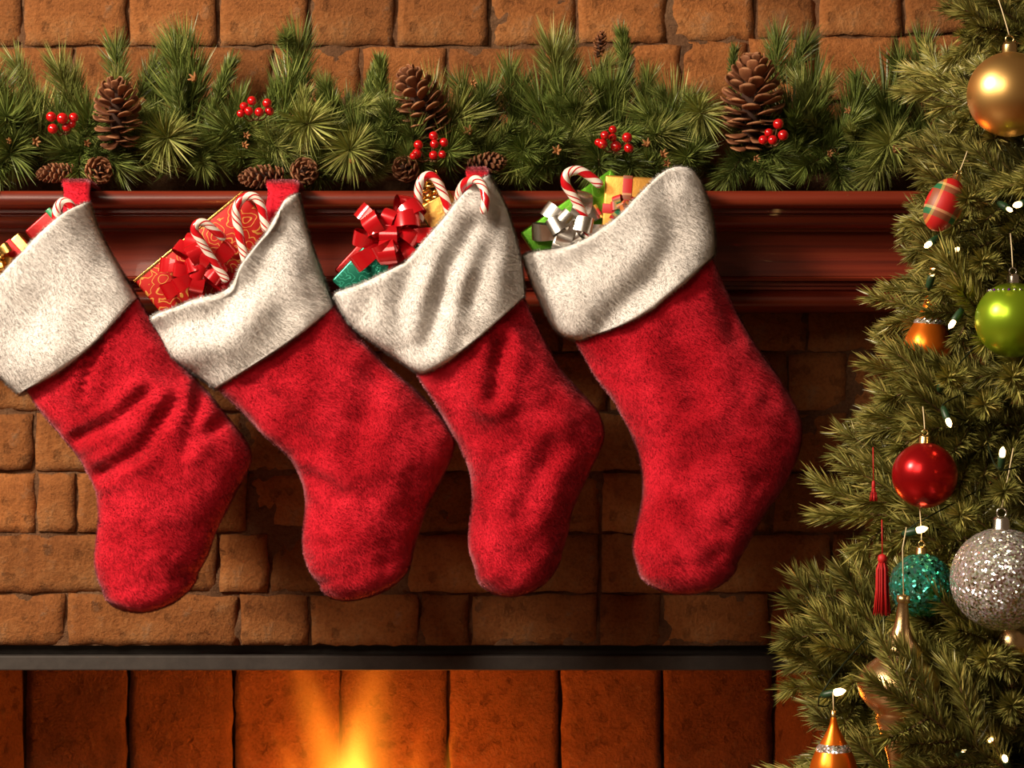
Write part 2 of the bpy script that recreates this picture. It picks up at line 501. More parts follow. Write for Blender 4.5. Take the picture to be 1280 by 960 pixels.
def flame_mat(name, strength, c_lo, c_hi, z0, z1, cx, wz):
    """glowing gas: brightest along the curved axis x = cx(z), fading outward and upward (object space)"""
    m = bpy.data.materials.new(name); m.use_nodes = True
    nt = m.node_tree; nodes, links = nt.nodes, nt.links
    nodes.clear()

    def mth(op, a, b=None, c=None):
        n = N(nodes, 'ShaderNodeMath', operation=op)
        for k, q in enumerate((a, b, c)):
            if q is None: continue
            if hasattr(q, 'is_output'): links.new(q, n.inputs[k])
            else: n.inputs[k].default_value = q
        return n.outputs[0]
    out = N(nodes, 'ShaderNodeOutputMaterial'); em = N(nodes, 'ShaderNodeEmission')
    tc = N(nodes, 'ShaderNodeTexCoord'); sp = N(nodes, 'ShaderNodeSeparateXYZ')
    links.new(tc.outputs['Object'], sp.inputs[0])
    x, y, z = sp.outputs[0], sp.outputs[1], sp.outputs[2]
    mp = N(nodes, 'ShaderNodeMapping'); mp.inputs['Scale'].default_value = (22, 22, 9)
    nz = N(nodes, 'ShaderNodeTexNoise'); nz.inputs['Scale'].default_value = 1.0; nz.inputs['Detail'].default_value = 4
    links.new(tc.outputs['Object'], mp.inputs['Vector']); links.new(mp.outputs[0], nz.inputs['Vector'])
    wob = mth('MULTIPLY', mth('SUBTRACT', nz.outputs['Fac'], 0.5), 0.035)
    axis = mth('MULTIPLY_ADD', mth('MULTIPLY_ADD', z, cx[0], cx[1]), z, cx[2])
    dx = mth('ADD', mth('SUBTRACT', x, axis), wob)
    r2 = mth('ADD', mth('MULTIPLY', dx, dx), mth('MULTIPLY', y, y))
    w = mth('MAXIMUM', mth('MULTIPLY_ADD', z, wz[0], wz[1]), 0.003)
    g = mth('EXPONENT', mth('MULTIPLY', mth('DIVIDE', r2, mth('MULTIPLY', w, w)), -1.0))
    mr = N(nodes, 'ShaderNodeMapRange'); mr.inputs['From Min'].default_value = z0; mr.inputs['From Max'].default_value = z1
    links.new(z, mr.inputs['Value'])
    r = ramp(nodes, [(0.0, c_lo), (1.0, c_hi)])
    links.new(mr.outputs[0], r.inputs[0]); links.new(r.outputs[0], em.inputs['Color'])
    fall = ramp(nodes, [(0.0, (1, 1, 1)), (0.5, (0.5, 0.5, 0.5)), (1.0, (0.0, 0.0, 0.0))])
    links.new(mr.outputs[0], fall.inputs[0])
    links.new(mth('MULTIPLY', mth('MULTIPLY', g, fall.outputs[0]), strength), em.inputs['Strength'])
    links.new(em.outputs[0], out.inputs['Volume'])
    return m


# ------------------------------------------------------------------ structure: floor, wall with bricks, firebox
def struct(name, mb, m, parent=None, **kw):
    o = mb.build(name, m, parent, **kw)
    if parent is None: o['kind'] = 'structure'
    return o


mb = MB(); mb.box((-0.2, -1.9, -0.02), (5.2, 5.0, 0.04)); fl = struct('floor', mb, M['floor'], smooth=False)
tag(fl, 'dark wooden floor in front of the fireplace')

OX0, OX1, OTOP = -0.82, 0.50, ZC - 0.358 + 0.0      # firebox opening
LINT_TOP = ZC - (808 - 480) / 1000.0
mb = MB()
MY0, MY1 = 0.010, 0.16
mb.box(((-2.8 + 2.4) / 2, (MY0 + MY1) / 2, (LINT_TOP + 2.6) / 2), (5.2, MY1 - MY0, 2.6 - LINT_TOP))
mb.box(((-2.8 + OX0) / 2, (MY0 + MY1) / 2, LINT_TOP / 2), (OX0 + 2.8, MY1 - MY0, LINT_TOP))
mb.box(((2.4 + OX1) / 2, (MY0 + MY1) / 2, LINT_TOP / 2), (2.4 - OX1, MY1 - MY0, LINT_TOP))
wall = struct('wall_back', mb, M['mortar'], smooth=False)
tag(wall, 'old orange-brown brick chimney wall with rough grey mortar joints')


def brick_obj(x0, x1, z0, z1, front, seed, parent, m, thick=0.03, wob=0.0020, rough=0.0028, tilt=0.0):
    """one worn brick: gridded front with noisy edges, wedge sides"""
    nx = max(5, int((x1 - x0) / 0.010)); nz = max(5, int((z1 - z0) / 0.010))
    mbk = MB(); vs = []; sd = Vector((seed * 3.17, seed * 1.31, 0))
    cx, cz = (x0 + x1) / 2, (z0 + z1) / 2
    hx, hz = (x1 - x0) / 2, (z1 - z0) / 2
    for j in range(nz + 1):
        for i in range(nx + 1):
            u, v = i / nx * 2 - 1, j / nz * 2 - 1
            x, z = cx + u * hx, cz + v * hz
            p = Vector((x * 22, z * 22, 0)) + sd
            ex = (noise.noise(p * 1.5) * 1.6 + noise.noise(p * 4.5)) * wob; ez = (noise.noise(p * 1.5 + Vector((9, 4, 2))) * 1.6 + noise.noise(p * 4.5 + Vector((1, 4, 2)))) * wob
            edge = max(abs(u), abs(v)) ** 16
            y = front + noise.fractal(p, 1.0, 2.0, 4) * rough + edge * (0.0018 + 0.006 * max(0, noise.noise(p * 0.6 + Vector((3, 3, 7)))))
            vs.append((x + ex, y, z + ez + tilt * (x - cx)))
    b = mbk.add(vs, [])
    W = nx + 1
    for j in range(nz):
        for i in range(nx):
            a = j * W + i
            mbk.f.append((a, a + 1, a + W + 1, a + W)); mbk.m.append(0)
    ring = [i for i in range(W)] + [j * W + nx for j in range(1, nz + 1)] + [nz * W + i for i in range(nx - 1, -1, -1)] + [j * W for j in range(nz - 1, 0, -1)]
    back = []
    for k in ring:
        x, y, z = vs[k]
        back.append(len(mbk.v)); mbk.v.append((x, front + thick, z))
    for k in range(len(ring)):
        k2 = (k + 1) % len(ring)
        mbk.f.append((ring[k2], ring[k], back[k], back[k2])); mbk.m.append(0)
    # centre the object's origin so that each brick has its own texture patch
    o = mbk.build('brick', m, parent)
    o.location = (cx, 0, cz)
    o.data.transform(Matrix.Translation((-cx, 0, -cz)))
    return o


def joints_to_bricks(js, py0, py1, gap=4.5):
    """js: vertical joint centres in px; rows between py0 (top) and py1 (bottom)"""
    return [(a + gap / 2, b - gap / 2, py0 + 1.8, py1 - 1.8) for a, b in zip(js[:-1], js[1:])]


rows = []
rows += joints_to_bricks([-270, -150, -50, 28, 160, 272, 387, 495, 612, 721, 835, 945, 1022, 1130, 1240, 1350, 1470], -22, 58, 5)
rows += joints_to_bricks([-240, -120, -10, 92, 205, 342, 452, 560, 680, 782, 853, 935, 1022, 1120, 1225, 1340, 1460], 58, 140, 5)
rows += joints_to_bricks([-200, -60, 60, 180, 300, 420, 540, 650, 760, 870, 980, 1090, 1200, 1310, 1420], 140, 218, 5)
rows += joints_to_bricks([-300, -180, -60, 70, 190, 310, 430, 540, 670, 790, 900, 1010, 1120, 1240, 1360, 1480], -100, -22, 5)
rows += joints_to_bricks([-230, -100, 20, 130, 260, 380, 490, 610, 700, 812, 905, 1010, 1130, 1250, 1380], 362, 440)
rows += joints_to_bricks([-260, -140, -20, 100, 215, 330, 425, 560, 690, 760, 870, 985, 1060, 1180, 1300], 440, 515)
rows += joints_to_bricks([-210, -88, 42, 175, 305, 435, 550, 695, 805, 935, 1062, 1190, 1310], 515, 590)
rows += joints_to_bricks([-190, -72, 45, 95, 310, 440, 592, 751, 855, 965, 1075, 1190, 1320], 590, 667)
rows += joints_to_bricks([-270, -150, -14, 273, 337, 510, 645, 750, 855, 1040, 1150, 1290], 667, 742)
rows += joints_to_bricks([-200, -60, 82, 299, 387, 525, 588, 748, 827, 963, 1103, 1220, 1330], 742, 808)
for i, (a, b, t, bt) in enumerate(rows):
    p0, p1 = P(a, bt, 0), P(b, t, 0)
    dz = 0.0
    if t < 230:       # upper courses climb slightly to the right
        dz = max(0, ((a + b) / 2 - 650) / 480.0) * 0.014
    brick_obj(p0.x, p1.x, p0.z + dz, p1.z + dz, random.uniform(-0.003, 0.003), i + 1, wall, M['brick'], tilt=random.uniform(-0.01, 0.01))
# rough, lumpy mortar filling the joints, here and there smeared over the brick edges
gx, gz = np.linspace(-0.96, 0.90, 290), np.linspace(LINT_TOP + 0.001, 1.70, 135)
mb = MB(); vs = []
for zq in gz:
    for xq in gx:
        q = Vector((xq * 30, zq * 30, 4.2))
        vs.append((xq, 0.0048 - 0.0045 * noise.fractal(q, 0.9, 2.1, 4) - 0.004 * noise.noise(q * 0.22), zq))
mb.add(vs, [(j * 290 + i, j * 290 + i + 1, (j + 1) * 290 + i + 1, (j + 1) * 290 + i) for j in range(134) for i in range(289)])
mb.build('mortar', M['mortar'], wall)['kind'] = 'stuff'

# iron lintel below the brickwork
lint = empty('lintel', (0, 0, OTOP)); lint['kind'] = 'structure'
lint.name = 'trim_1'; tag(lint, 'dark grey iron lintel bar over the firebox opening')
mb = MB(); mb.box((-0.16, 0.075, 0.009), (1.50, 0.15, 0.018)); mb.build('bar', M['iron'], lint, smooth=False, bevel=0.0015)
mb = MB(); mb.box((-0.16, 0.085, 0.024), (1.46, 0.12, 0.012)); mb.build('shadow_recess', M['iron'], lint, smooth=False)  # dark strip set back to stand in for the shadow gap above the bar

# firebox: soldier-course firebricks at the back, splayed sides, floor
FY = 0.45
bx0, bx1 = P(30, 0, FY).x, P(968, 0, FY).x
mb = MB()
mb.box(((bx0 + bx1) / 2, FY + 0.06, 0.62), (bx1 - bx0 + 0.3, 0.08, 0.96))
fbk = struct('wall_firebox', mb, M['soot'], smooth=False)
tag(fbk, 'firebox back of tall upright firebricks lit orange by the fire')
jl = [P(q, 0, FY).x for q in (30, 160, 292, 425, 560, 700, 828, 968)]
zl = [0.16, 0.42, 0.98]
for r in range(2):
    for i in range(7):
        brick_obj(jl[i] + 0.0025, jl[i + 1] - 0.0025, zl[r] + 0.0025, zl[r + 1] - 0.0025, FY + random.uniform(-0.004, 0.004), 200 + i + r * 20, fbk, M['firebrick'], thick=0.03, rough=0.003)
# splayed side walls
for sx, name in ((-1, 'wall_firebox_left'), (1, 'wall_firebox_right')):
    xb = bx0 if sx < 0 else bx1
    xf = OX0 if sx < 0 else OX1
    mb = MB()
    lean = 0.018
    vs = [(xf, MY1 - 0.02, 0.1), (xb - sx * lean, FY + 0.02, 0.1), (xb - sx * lean + sx * 0.06, FY + 0.02, 0.1), (xf + sx * 0.06, MY1 - 0.02, 0.1)]
    vs += [(xf, MY1 - 0.02, 1.1), (xb + sx * 0.012, FY + 0.02, 1.1), (xb + sx * 0.072, FY + 0.02, 1.1), (xf + sx * 0.06, MY1 - 0.02, 1.1)]
    mb.add(vs, [(0, 1, 5, 4), (1, 2, 6, 5), (2, 3, 7, 6), (3, 0, 4, 7), (4, 5, 6, 7), (3, 2, 1, 0)])
    tag(struct(name, mb, M['firebrick'], smooth=False), 'splayed firebrick side of the firebox, ' + ('toward the striped cane stocking' if 0 else ('away from the tree' if sx < 0 else 'beside the tree')))
mb = MB(); mb.box((-0.16, 0.25, 0.08), (1.5, 0.5, 0.16)); mb.box((-0.16, -0.2, 0.06), (1.7, 0.4, 0.12))
tag(struct('floor_hearth', mb, M['stone'], smooth=False, bevel=0.006), 'stone hearth slab under the fire')
mb = MB(); mb.box((-0.16, 0.32, 1.12), (1.5, 0.32, 0.04)); tag(struct('ceiling_firebox', mb, M['soot'], smooth=False), 'sooty damper plate above the fire')

# logs and grate under the flames (below the frame)
grate = empty('fire_grate', (-0.2, 0.27, 0.16)); tag(grate, 'black iron grate holding the burning logs', 'grate')
for k in range(5):
    mb = MB(); mb.tube([(-0.24 + 0.12 * k, -0.10, 0.10), (-0.24 + 0.12 * k, -0.09, 0.065), (-0.24 + 0.12 * k, 0.10, 0.065), (-0.24 + 0.12 * k, 0.11, 0.10)], 0.008, 8); mb.build('bar', M['iron'], grate)
for sx in (-1, 1):
    for sy in (-1, 1):
        mb = MB(); mb.tube([(sx * 0.24, sy * 0.08, 0.0), (sx * 0.24, sy * 0.08, 0.066)], 0.008, 8); mb.build('leg', M['iron'], grate)
for sy in (-1, 1):
    mb = MB(); mb.tube([(-0.27, sy * 0.08, 0.060), (0.27, sy * 0.08, 0.060)], 0.008, 8); mb.build('rail', M['iron'], grate)
for k, (dy, dz, an, lab) in enumerate(((-0.055, 0.283, 0.03, 'charred log on the front of the fire grate'), (0.055, 0.283, -0.05, 'charred log on the back of the fire grate'), (0.0, 0.372, 0.12, 'charred log lying on top of two others in the fire'))):
    mb = MB(); c, s = math.cos(an), math.sin(an)
    pts = [(t * c, t * s, 0.004 * math.sin(t * 20)) for t in np.linspace(-0.27, 0.27, 12)]
    mb.tube(pts, [0.05 + 0.004 * math.sin(i * 2.1 + k) for i in range(12)], 14)
    o = mb.build('log', M['log']); o.location = (-0.2, 0.27 + dy, dz); tag(o, lab, 'log', 'logs in the fire')

# flames: glowing gas volumes rising from the logs
fire = empty('flame', (-0.21, 0.27, 0.40)); tag(fire, 'orange and yellow flames rising in the firebox', 'fire')


def tongue(pts, wid, strength, c_lo, c_hi):
    """axis pts and half-widths in px at depth y=0.27"""
    loc = [P(p[0], p[1], 0.27) - fire.location for p in pts]
    zs = np.array([p.z for p in loc]); xs = np.array([p.x for p in loc]); ws = np.array([S(w, 0.27) for w in wid])
    cx = np.polyfit(zs, xs, 2); wz = np.polyfit(zs, ws, 1)
    m = flame_mat('flame_gas', strength, c_lo, c_hi, P(0, 960, 0.27).z - fire.location.z - 0.06, zs.max(), cx, wz)
    mbt = MB()
    zz_ = np.linspace(zs.min(), zs.max(), 16)
    mbt.tube([(np.polyval(cx, q), 0, q) for q in zz_], [2.4 * max(np.polyval(wz, q), 0.004) for q in zz_], 14)
    return mbt.build('tongue', m, fire)


tongue([(434, 1110), (428, 1020), (412, 950), (393, 895), (376, 840), (360, 790)], [38, 31, 24, 17, 13, 12], 27, (1.0, 0.34, 0.02), (1.0, 0.17, 0.008))
tongue([(434, 1110), (438, 1020), (450, 950), (462, 895), (470, 840), (474, 790)], [38, 33, 27, 24, 21, 18], 26, (1.0, 0.36, 0.025), (1.0, 0.18, 0.008))
tongue([(438, 1110), (438, 1030), (439, 975), (443, 930), (450, 880)], [26, 22, 18, 12, 7], 85, (1.0, 0.50, 0.06), (1.0, 0.28, 0.015))
tongue([(390, 1110), (384, 1030), (366, 975), (352, 935), (340, 895)], [30, 26, 17, 9, 5], 20, (1.0, 0.32, 0.02), (1.0, 0.16, 0.006))
tongue([(546, 1110), (551, 1020), (558, 965), (566, 925), (576, 885)], [11, 9, 6, 4.5, 3.5], 34, (1.0, 0.34, 0.02), (1.0, 0.20, 0.01))
tongue([(505, 1110), (505, 1030), (513, 980), (520, 940), (528, 900)], [30, 26, 17, 9, 5], 20, (1.0, 0.32, 0.02), (1.0, 0.16, 0.006))
lamp('fire_glow', 'POINT', (-0.20, 0.28, 0.50), None, 3.0, (1.0, 0.24, 0.03), 0.06)
lamp('fire_glow_low', 'POINT', (-0.16, 0.12, 0.44), None, 4.2, (1.0, 0.26, 0.04), 0.06)

# ------------------------------------------------------------------ mantel
mant = empty('mantel', (-0.16, -0.1, P(0, 388, -0.11).z)); tag(mant, 'dark red mahogany mantel shelf with stepped mouldings on the brick wall', 'mantel')


def extrude(name, prof, x0=-1.15, x1=0.80, m=None):
    pts = [P(0, py, y) for y, py in prof]
    ny = len(pts); mbx = MB(); vs = []
    for x in (x0, x1):
        for p in pts: vs.append(Vector((x, p.y, p.z)) - mant.location)
    mbx.add(vs, [(i, (i + 1) % ny, ny + (i + 1) % ny, ny + i) for i in range(ny)])
    mbx.f.append(tuple(reversed(range(ny)))); mbx.m.append(0)
    mbx.f.append(tuple(range(ny, 2 * ny))); mbx.m.append(0)
    o = mbx.build(name, m or M['mahogany'], mant, smooth=True)
    md = o.modifiers.new('es', 'EDGE_SPLIT'); md.split_angle = math.radians(32)
    return o


def zpy(z, y):
    return 480 - (z - ZC) * FPX / (y + CAM_D)


MT = P(0, 238, -0.2).z        # mantel top height
MTOPZ = MT
sh = [(-0.002, zpy(MT, -0.002)), (-0.192, zpy(MT, -0.192))]
sh += [(-0.194 - 0.008 * math.sin(a), 248.5 - 10 * math.cos(a)) for a in np.linspace(0.2, math.pi - 0.15, 9)]
sh += [(-0.191, 260), (-0.002, zpy(P(0, 260, -0.191).z, -0.002))]
extrude('shelf_board', sh)
zz = lambda py, y: zpy(P(0, py, y).z, -0.002)
cv = [(-0.002, zz(260.5, -0.18)), (-0.182, 260.5), (-0.182, 266), (-0.172, 267), (-0.172, 270)]
cv += [(-0.170 + 0.022 * (1 - math.cos(a)), 271 + 15 * math.sin(a)) for a in np.linspace(0, math.pi / 2, 7)]
cv += [(-0.146, 289.5), (-0.002, zz(289.5, -0.146))]
extrude('cove_moulding', cv)
fr = [(-0.002, zz(290, -0.13)), (-0.134, 290), (-0.131, 300), (-0.1285, 316), (-0.1285, 330), (-0.131, 345), (-0.002, zz(345, -0.131))]
extrude('frieze_board', fr)
bd = [(-0.002, zz(345.5, -0.13)), (-0.137, 345.5), (-0.139, 348), (-0.137, 351), (-0.128, 352), (-0.128, 357), (-0.124, 358), (-0.124, 362), (-0.120, 364)]
bd += [(-0.120 - 0.012 * math.sin(a), 375 - 10 * math.cos(a)) for a in np.linspace(0.1, math.pi - 0.1, 8)]
bd += [(-0.116, 388), (-0.002, zz(388, -0.116))]
extrude('bed_moulding', bd)

# ------------------------------------------------------------------ stockings


def seg_dist(px, py, line):
    best = np.full(px.shape, 1e9)
    for (x0, y0), (x1, y1) in zip(line[:-1], line[1:]):
        dx, dy = x1 - x0, y1 - y0
        t = np.clip(((px - x0) * dx + (py - y0) * dy) / (dx * dx + dy * dy), 0, 1)
        best = np.minimum(best, np.hypot(px - x0 - t * dx, py - y0 - t * dy))
    return best


def vnormals(v, quads):
    a, b, c, d = (v[quads[:, k]] for k in range(4))
    n = np.cross(c - a, d - b)
    out = np.zeros_like(v)
    for k in range(4): np.add.at(out, quads[:, k], n)
    return out / np.maximum(np.linalg.norm(out, axis=1), 1e-12)[:, None]


def fnoise(v, scale, octv=3, off=0.0):
    return np.array([noise.fractal(Vector(p) * scale + Vector((off, off * 0.7, 0)), 1.0, 2.0, octv) for p in v])


def quad_mesh(name, v, quads, m, parent):
    me = bpy.data.meshes.new(name)
    me.from_pydata([tuple(p) for p in v], [], [tuple(int(i) for i in q) for q in quads])
    me.materials.append(m)
    me.polygons.foreach_set('use_smooth', [True] * len(quads))
    me.update()
    return link(name, me, parent)


def pile(name, v, quads, nrm, count, length, width, lean, m, parent, comb=(0, 0, -1), nsc=30.0, seed=0):
    """short fibres growing out of a surface, one thin triangle each"""
    g = np.random.default_rng(100 + seed)
    a, b, c, d = (v[quads[:, k]] for k in range(4))
    area = np.linalg.norm(np.cross(c - a, d - b), axis=1)
    cum = np.cumsum(area); cum /= cum[-1]
    f = np.searchsorted(cum, g.random(count))
    u, w = g.random(count)[:, None], g.random(count)[:, None]
    q = quads[f]
    W = [(1 - u) * (1 - w), u * (1 - w), u * w, (1 - u) * w]
    p = sum(W[k] * v[q[:, k]] for k in range(4))
    n = sum(W[k] * nrm[q[:, k]] for k in range(4))
    n /= np.maximum(np.linalg.norm(n, axis=1), 1e-9)[:, None]
    # coherent brushing direction
    cell = np.round(p * nsc * 3).astype(int)
    _, inv = np.unique(cell, axis=0, return_inverse=True)
    inv = inv.ravel()
    uc = np.unique(cell, axis=0) / (nsc * 3)
    sw = np.array([noise.noise_vector(Vector(x) * nsc) for x in uc])[inv]
    t = np.array(comb)[None] * 0.7 + sw * 1.6 + g.normal(0, 0.45, (count, 3))
    t -= (t * n).sum(1)[:, None] * n
    dirv = n + t * lean
    dirv /= np.linalg.norm(dirv, axis=1)[:, None]
    L = length * g.uniform(0.6, 1.25, count)[:, None]
    side = np.cross(dirv, g.normal(0, 1, (count, 3)))
    side /= np.maximum(np.linalg.norm(side, axis=1), 1e-9)[:, None]
    base = p - n * 0.0005
    vv = np.empty((count, 3, 3))
    vv[:, 0] = base - side * width / 2; vv[:, 1] = base + side * width / 2; vv[:, 2] = base + dirv * L
    me = bpy.data.meshes.new(name)
    me.vertices.add(count * 3); me.loops.add(count * 3); me.polygons.add(count)
    me.vertices.foreach_set('co', vv.ravel())
    me.loops.foreach_set('vertex_index', np.arange(count * 3, dtype=np.int32))
    me.polygons.foreach_set('loop_start', np.arange(0, count * 3, 3, dtype=np.int32))
    me.polygons.foreach_set('loop_total', np.full(count, 3, dtype=np.int32))
    me.materials.append(m)
    me.update(calc_edges=True)
    pn = n * 0.85 + (dirv * 0.5 + g.normal(0, 0.12, (count, 3)))
    pn /= np.linalg.norm(pn, axis=1)[:, None]
    at = me.attributes.new('pile_n', 'FLOAT_VECTOR', 'POINT')
    at.data.foreach_set('vector', np.repeat(pn, 3, axis=0).ravel())
    o = link(name, me, parent)
    o['kind'] = 'stuff'
    return o


def coons(top, bot, left, right, a, v):
    """a across 0..1, v down 0..1 (arrays)"""
    def ev(poly, t):
        s = np.linspace(0, 1, len(poly))
        return np.stack([np.interp(t, s, poly[:, 0]), np.interp(t, s, poly[:, 1])], -1)
    T, B, L, R = ev(top, a), ev(bot, a), ev(left, v), ev(right, v)
    A, V = a[..., None], v[..., None]
    return (1 - V) * T + V * B + (1 - A) * L + A * R - ((1 - A) * (1 - V) * top[0] + A * (1 - V) * top[-1] + (1 - A) * V * bot[0] + A * V * bot[-1])


def stocking(label, ys, pairs, tip, top, bot, left, right, folds, cfolds, loop, seed, depth=0.044, order=1.0):
    root_p = P(*loop[1], ys)
    root = empty('stocking', root_p)
    tag(root, label, 'stocking', 'stockings hanging from the mantel')
    O = np.array(root_p)
    kpx = (ys + CAM_D) / FPX
    # ---- body
    MR, NR = 84, 64
    Lp = catmull([p[0] for p in pairs] + [tip], MR); Rp = catmull([p[1] for p in pairs] + [tip], MR)
    n0 = MR - 10                       # rounded toe: the last rings close like half an ellipse
    La, Ra = catmull([p[0] for p in pairs[:-1]], n0), catmull([p[1] for p in pairs[:-1]], n0)
    cl, hl = (La[-1] + Ra[-1]) / 2, (Ra[-1] - La[-1]) / 2
    uu = np.sin(np.linspace(0, 1, 11)[1:] * math.pi / 2)[:, None]
    cc = cl + (np.array(tip) - cl) * uu; hh = hl * np.sqrt(np.maximum(0, 1 - uu ** 2))
    Lp, Rp = np.vstack([La, cc - hh]), np.vstack([Ra, cc + hh])
    th = np.linspace(0, 2 * math.pi, NR, endpoint=False)
    cth, sth = np.cos(th), np.sin(th)
    v = np.empty((MR, NR, 3)); pxy = np.empty((MR, NR, 2))
    wmax = np.max(np.linalg.norm(Rp - Lp, axis=1))
    for i in range(MR):
        c, h = (Lp[i] + Rp[i]) / 2, (Rp[i] - Lp[i]) / 2
        w = np.linalg.norm(h) * 2 / wmax
        t = depth * (1.0 - (1.0 - min(1, w * 1.15)) ** 2.2) * (0.80 + 0.20 * min(1, i / 30))
        pp = c[None] + h[None] * cth[:, None]
        pxy[i] = pp
        v[i, :, 0] = (pp[:, 0] - 640) * kpx
        v[i, :, 2] = ZC - (pp[:, 1] - 480) * kpx
        v[i, :, 1] = ys + t * np.sign(sth) * np.abs(sth) ** 0.85
    V = v.reshape(-1, 3); PX = pxy.reshape(-1, 2)
    idx = np.arange(MR * NR).reshape(MR, NR)
    quads = np.stack([idx[:-1], idx[1:], np.roll(idx, -1, 1)[1:], np.roll(idx, -1, 1)[:-1]], -1).reshape(-1, 4)
    n = vnormals(V, quads)
    if (n[:, 1] * (V[:, 1] - ys)).sum() < 0:
        quads = quads[:, ::-1]; n = -n
    front = np.clip(-n[:, 1] * 1.6, 0, 1)
    disp = fnoise(V, 18, 3, seed * 7.1) * 0.0036 * (0.35 + front)
    for line, wd, dp in folds:
        d = seg_dist(PX[:, 0], PX[:, 1], line)
        disp -= dp * np.exp(-(d / wd) ** 2) * front
        disp += 0.5 * dp * np.exp(-((d - 1.9 * wd) / wd) ** 2) * front
    V = V + n * disp[:, None]
    n = vnormals(V, quads)
    body = quad_mesh('boot', V - O, quads, M['red_cloth'], root)
    pile('pile', V - O, quads, n, 130000, 0.0030, 0.00055, 1.0, M['red_pile'], body, seed=seed, nsc=24)
    # piped seam running round the outline of the boot
    # ---- cuff
    top, bot, left, right = (np.array(arclen(q, 40)) for q in (top, bot, left, right))
    top[1:-1] += np.array((4.0, 7.0)) * np.sin(np.linspace(0, math.pi, 40))[1:-1, None]
    NC = 96
    th = np.linspace(0, 2 * math.pi, NC, endpoint=False)
    prof = []      # (v, inset) outer bottom lip -> up the outside -> rim -> inside
    for vv in np.linspace(1.0, 0.0, 44): prof.append((vv, 0.0, 0.0))
    prof = [(0.93, 0.016, 0), (0.965, 0.011, 0), (0.99, 0.005, 0)] + prof
    prof += [(0.0, 0.0012, 0.0010), (0.0, 0.004, 0.0022), (0.0, 0.008, 0.0022), (0.0, 0.0115, 0.0010)] + [(q, 0.013, 0.0) for q in (0.02, 0.12, 0.3, 0.5)]
    rws = []; pxs = []; outer = []
    for (vv, ins, lift) in prof:
        a = 0.5 - 0.5 * np.cos(th)
        q = coons(top, bot, left, right, a, np.full_like(a, vv))
        # inset toward the middle in px
        mid = coons(top, bot, left, right, np.full_like(a, 0.5), np.full_like(a, vv))
        e = q - mid; el = np.maximum(np.linalg.norm(e, axis=1), 1e-6)
        q2 = mid + e * (np.maximum(el - ins / kpx, 0) / el)[:, None]
        tdir = (top[0] - bot[0] + top[-1] - bot[-1]); tdir /= np.linalg.norm(tdir)
        q2 = q2 + tdir[None] * lift / kpx
        hd = (depth + 0.006) * (0.92 + 0.08 * math.sin(vv * math.pi)) - ins
        hd *= 1.0
        s = np.sin(th)
        r = np.empty((NC, 3))
        r[:, 0] = (q2[:, 0] - 640) * kpx; r[:, 2] = ZC - (q2[:, 1] - 480) * kpx
        r[:, 1] = ys - max(hd, 0.004) * np.sign(s) * np.abs(s) ** 0.8
        rws.append(r); pxs.append(q2); outer.append(1.0 if ins < 0.009 else 0.0)
    V = np.concatenate(rws); PX = np.concatenate(pxs)
    K = len(rws)
    idx = np.arange(K * NC).reshape(K, NC)
    quads = np.stack([idx[:-1], idx[1:], np.roll(idx, -1, 1)[1:], np.roll(idx, -1, 1)[:-1]], -1).reshape(-1, 4)
    n = vnormals(V, quads)
    sel = idx[20]
    if (n[sel, 1] * (V[sel, 1] - ys)).sum() < 0:
        quads = quads[:, ::-1]; n = -n
    out = np.repeat(np.array(outer), NC)
    front = np.clip(-n[:, 1] * 1.6, 0, 1) * out
    disp = fnoise(V, 15, 2, seed * 5.3 + 3) * 0.0036 * (0.3 + front) * out
    for line, wd, dp in cfolds:
        wd, dp = wd * 1.25, dp * 0.72
        d = seg_dist(PX[:, 0], PX[:, 1], line)
        disp -= dp * np.exp(-(d / wd) ** 2) * front
        disp += 0.45 * dp * np.exp(-((d - 1.9 * wd) / wd) ** 2) * front
    V = V + n * disp[:, None]
    n = vnormals(V, quads)
    cuff = quad_mesh('cuff', V - O, quads, M['white_cloth'], root)
    cuff['label'] = 'white plush turned-over cuff'
    qo = quads[: (K - 4) * NC]
    pile('pile', V - O, qo, n, 62000, 0.0042, 0.00036, 0.8, M['white_pile'], cuff, seed=50 + seed, nsc=30)
    # ---- hanging loop over the mantel edge
    (lx0, ly0), (lx1, ly1), (lx2, ly2) = loop       # lower, top, band half-width vector end
    hw = (lx2 - lx1)
    pth = [(lx0, ly0, ys + 0.004), (lx0 * 0.45 + lx1 * 0.55, ly0 * 0.45 + ly1 * 0.55 , ys + 0.002), (lx1, ly1 + 6, ys + 0.006), (lx1, ly1, ys + 0.018), (lx1, ly1 - 1.0, ys + 0.045)]
    pts = [P(*p) for p in pth]
    zt = MTOPZ + 0.004
    pts[-1].z = max(pts[-1].z, zt); pts[-2].z = max(pts[-2].z, zt)
    pts.append(Vector((pts[-1].x, -0.150, zt)))
    q = catmull([tuple(p) for p in pts], 22)
    mbl = MB(); vs = []
    for i, p in enumerate(q):
        t = q[min(i + 1, 21)] - q[max(i - 1, 0)]
        nn = np.array((0, -t[2], t[1])); nn /= max(np.linalg.norm(nn), 1e-9)
        H = hw * kpx * (1 + 0.06 * math.sin(i * 0.7))
        for (sx, sn) in ((-1, 1), (-0.6, 1.25), (0, 1.3), (0.6, 1.25), (1, 1), (1, -1), (0, -1.0), (-1, -1)):
            vs.append(p + np.array((sx * H, 0, 0.0)) + nn * sn * 0.0022 - O)
    mbl.add(vs, [])
    for i in range(21):
        for k in range(8):
            k2 = (k + 1) % 8
            mbl.f.append((i * 8 + k, i * 8 + k2, (i + 1) * 8 + k2, (i + 1) * 8 + k)); mbl.m.append(0)
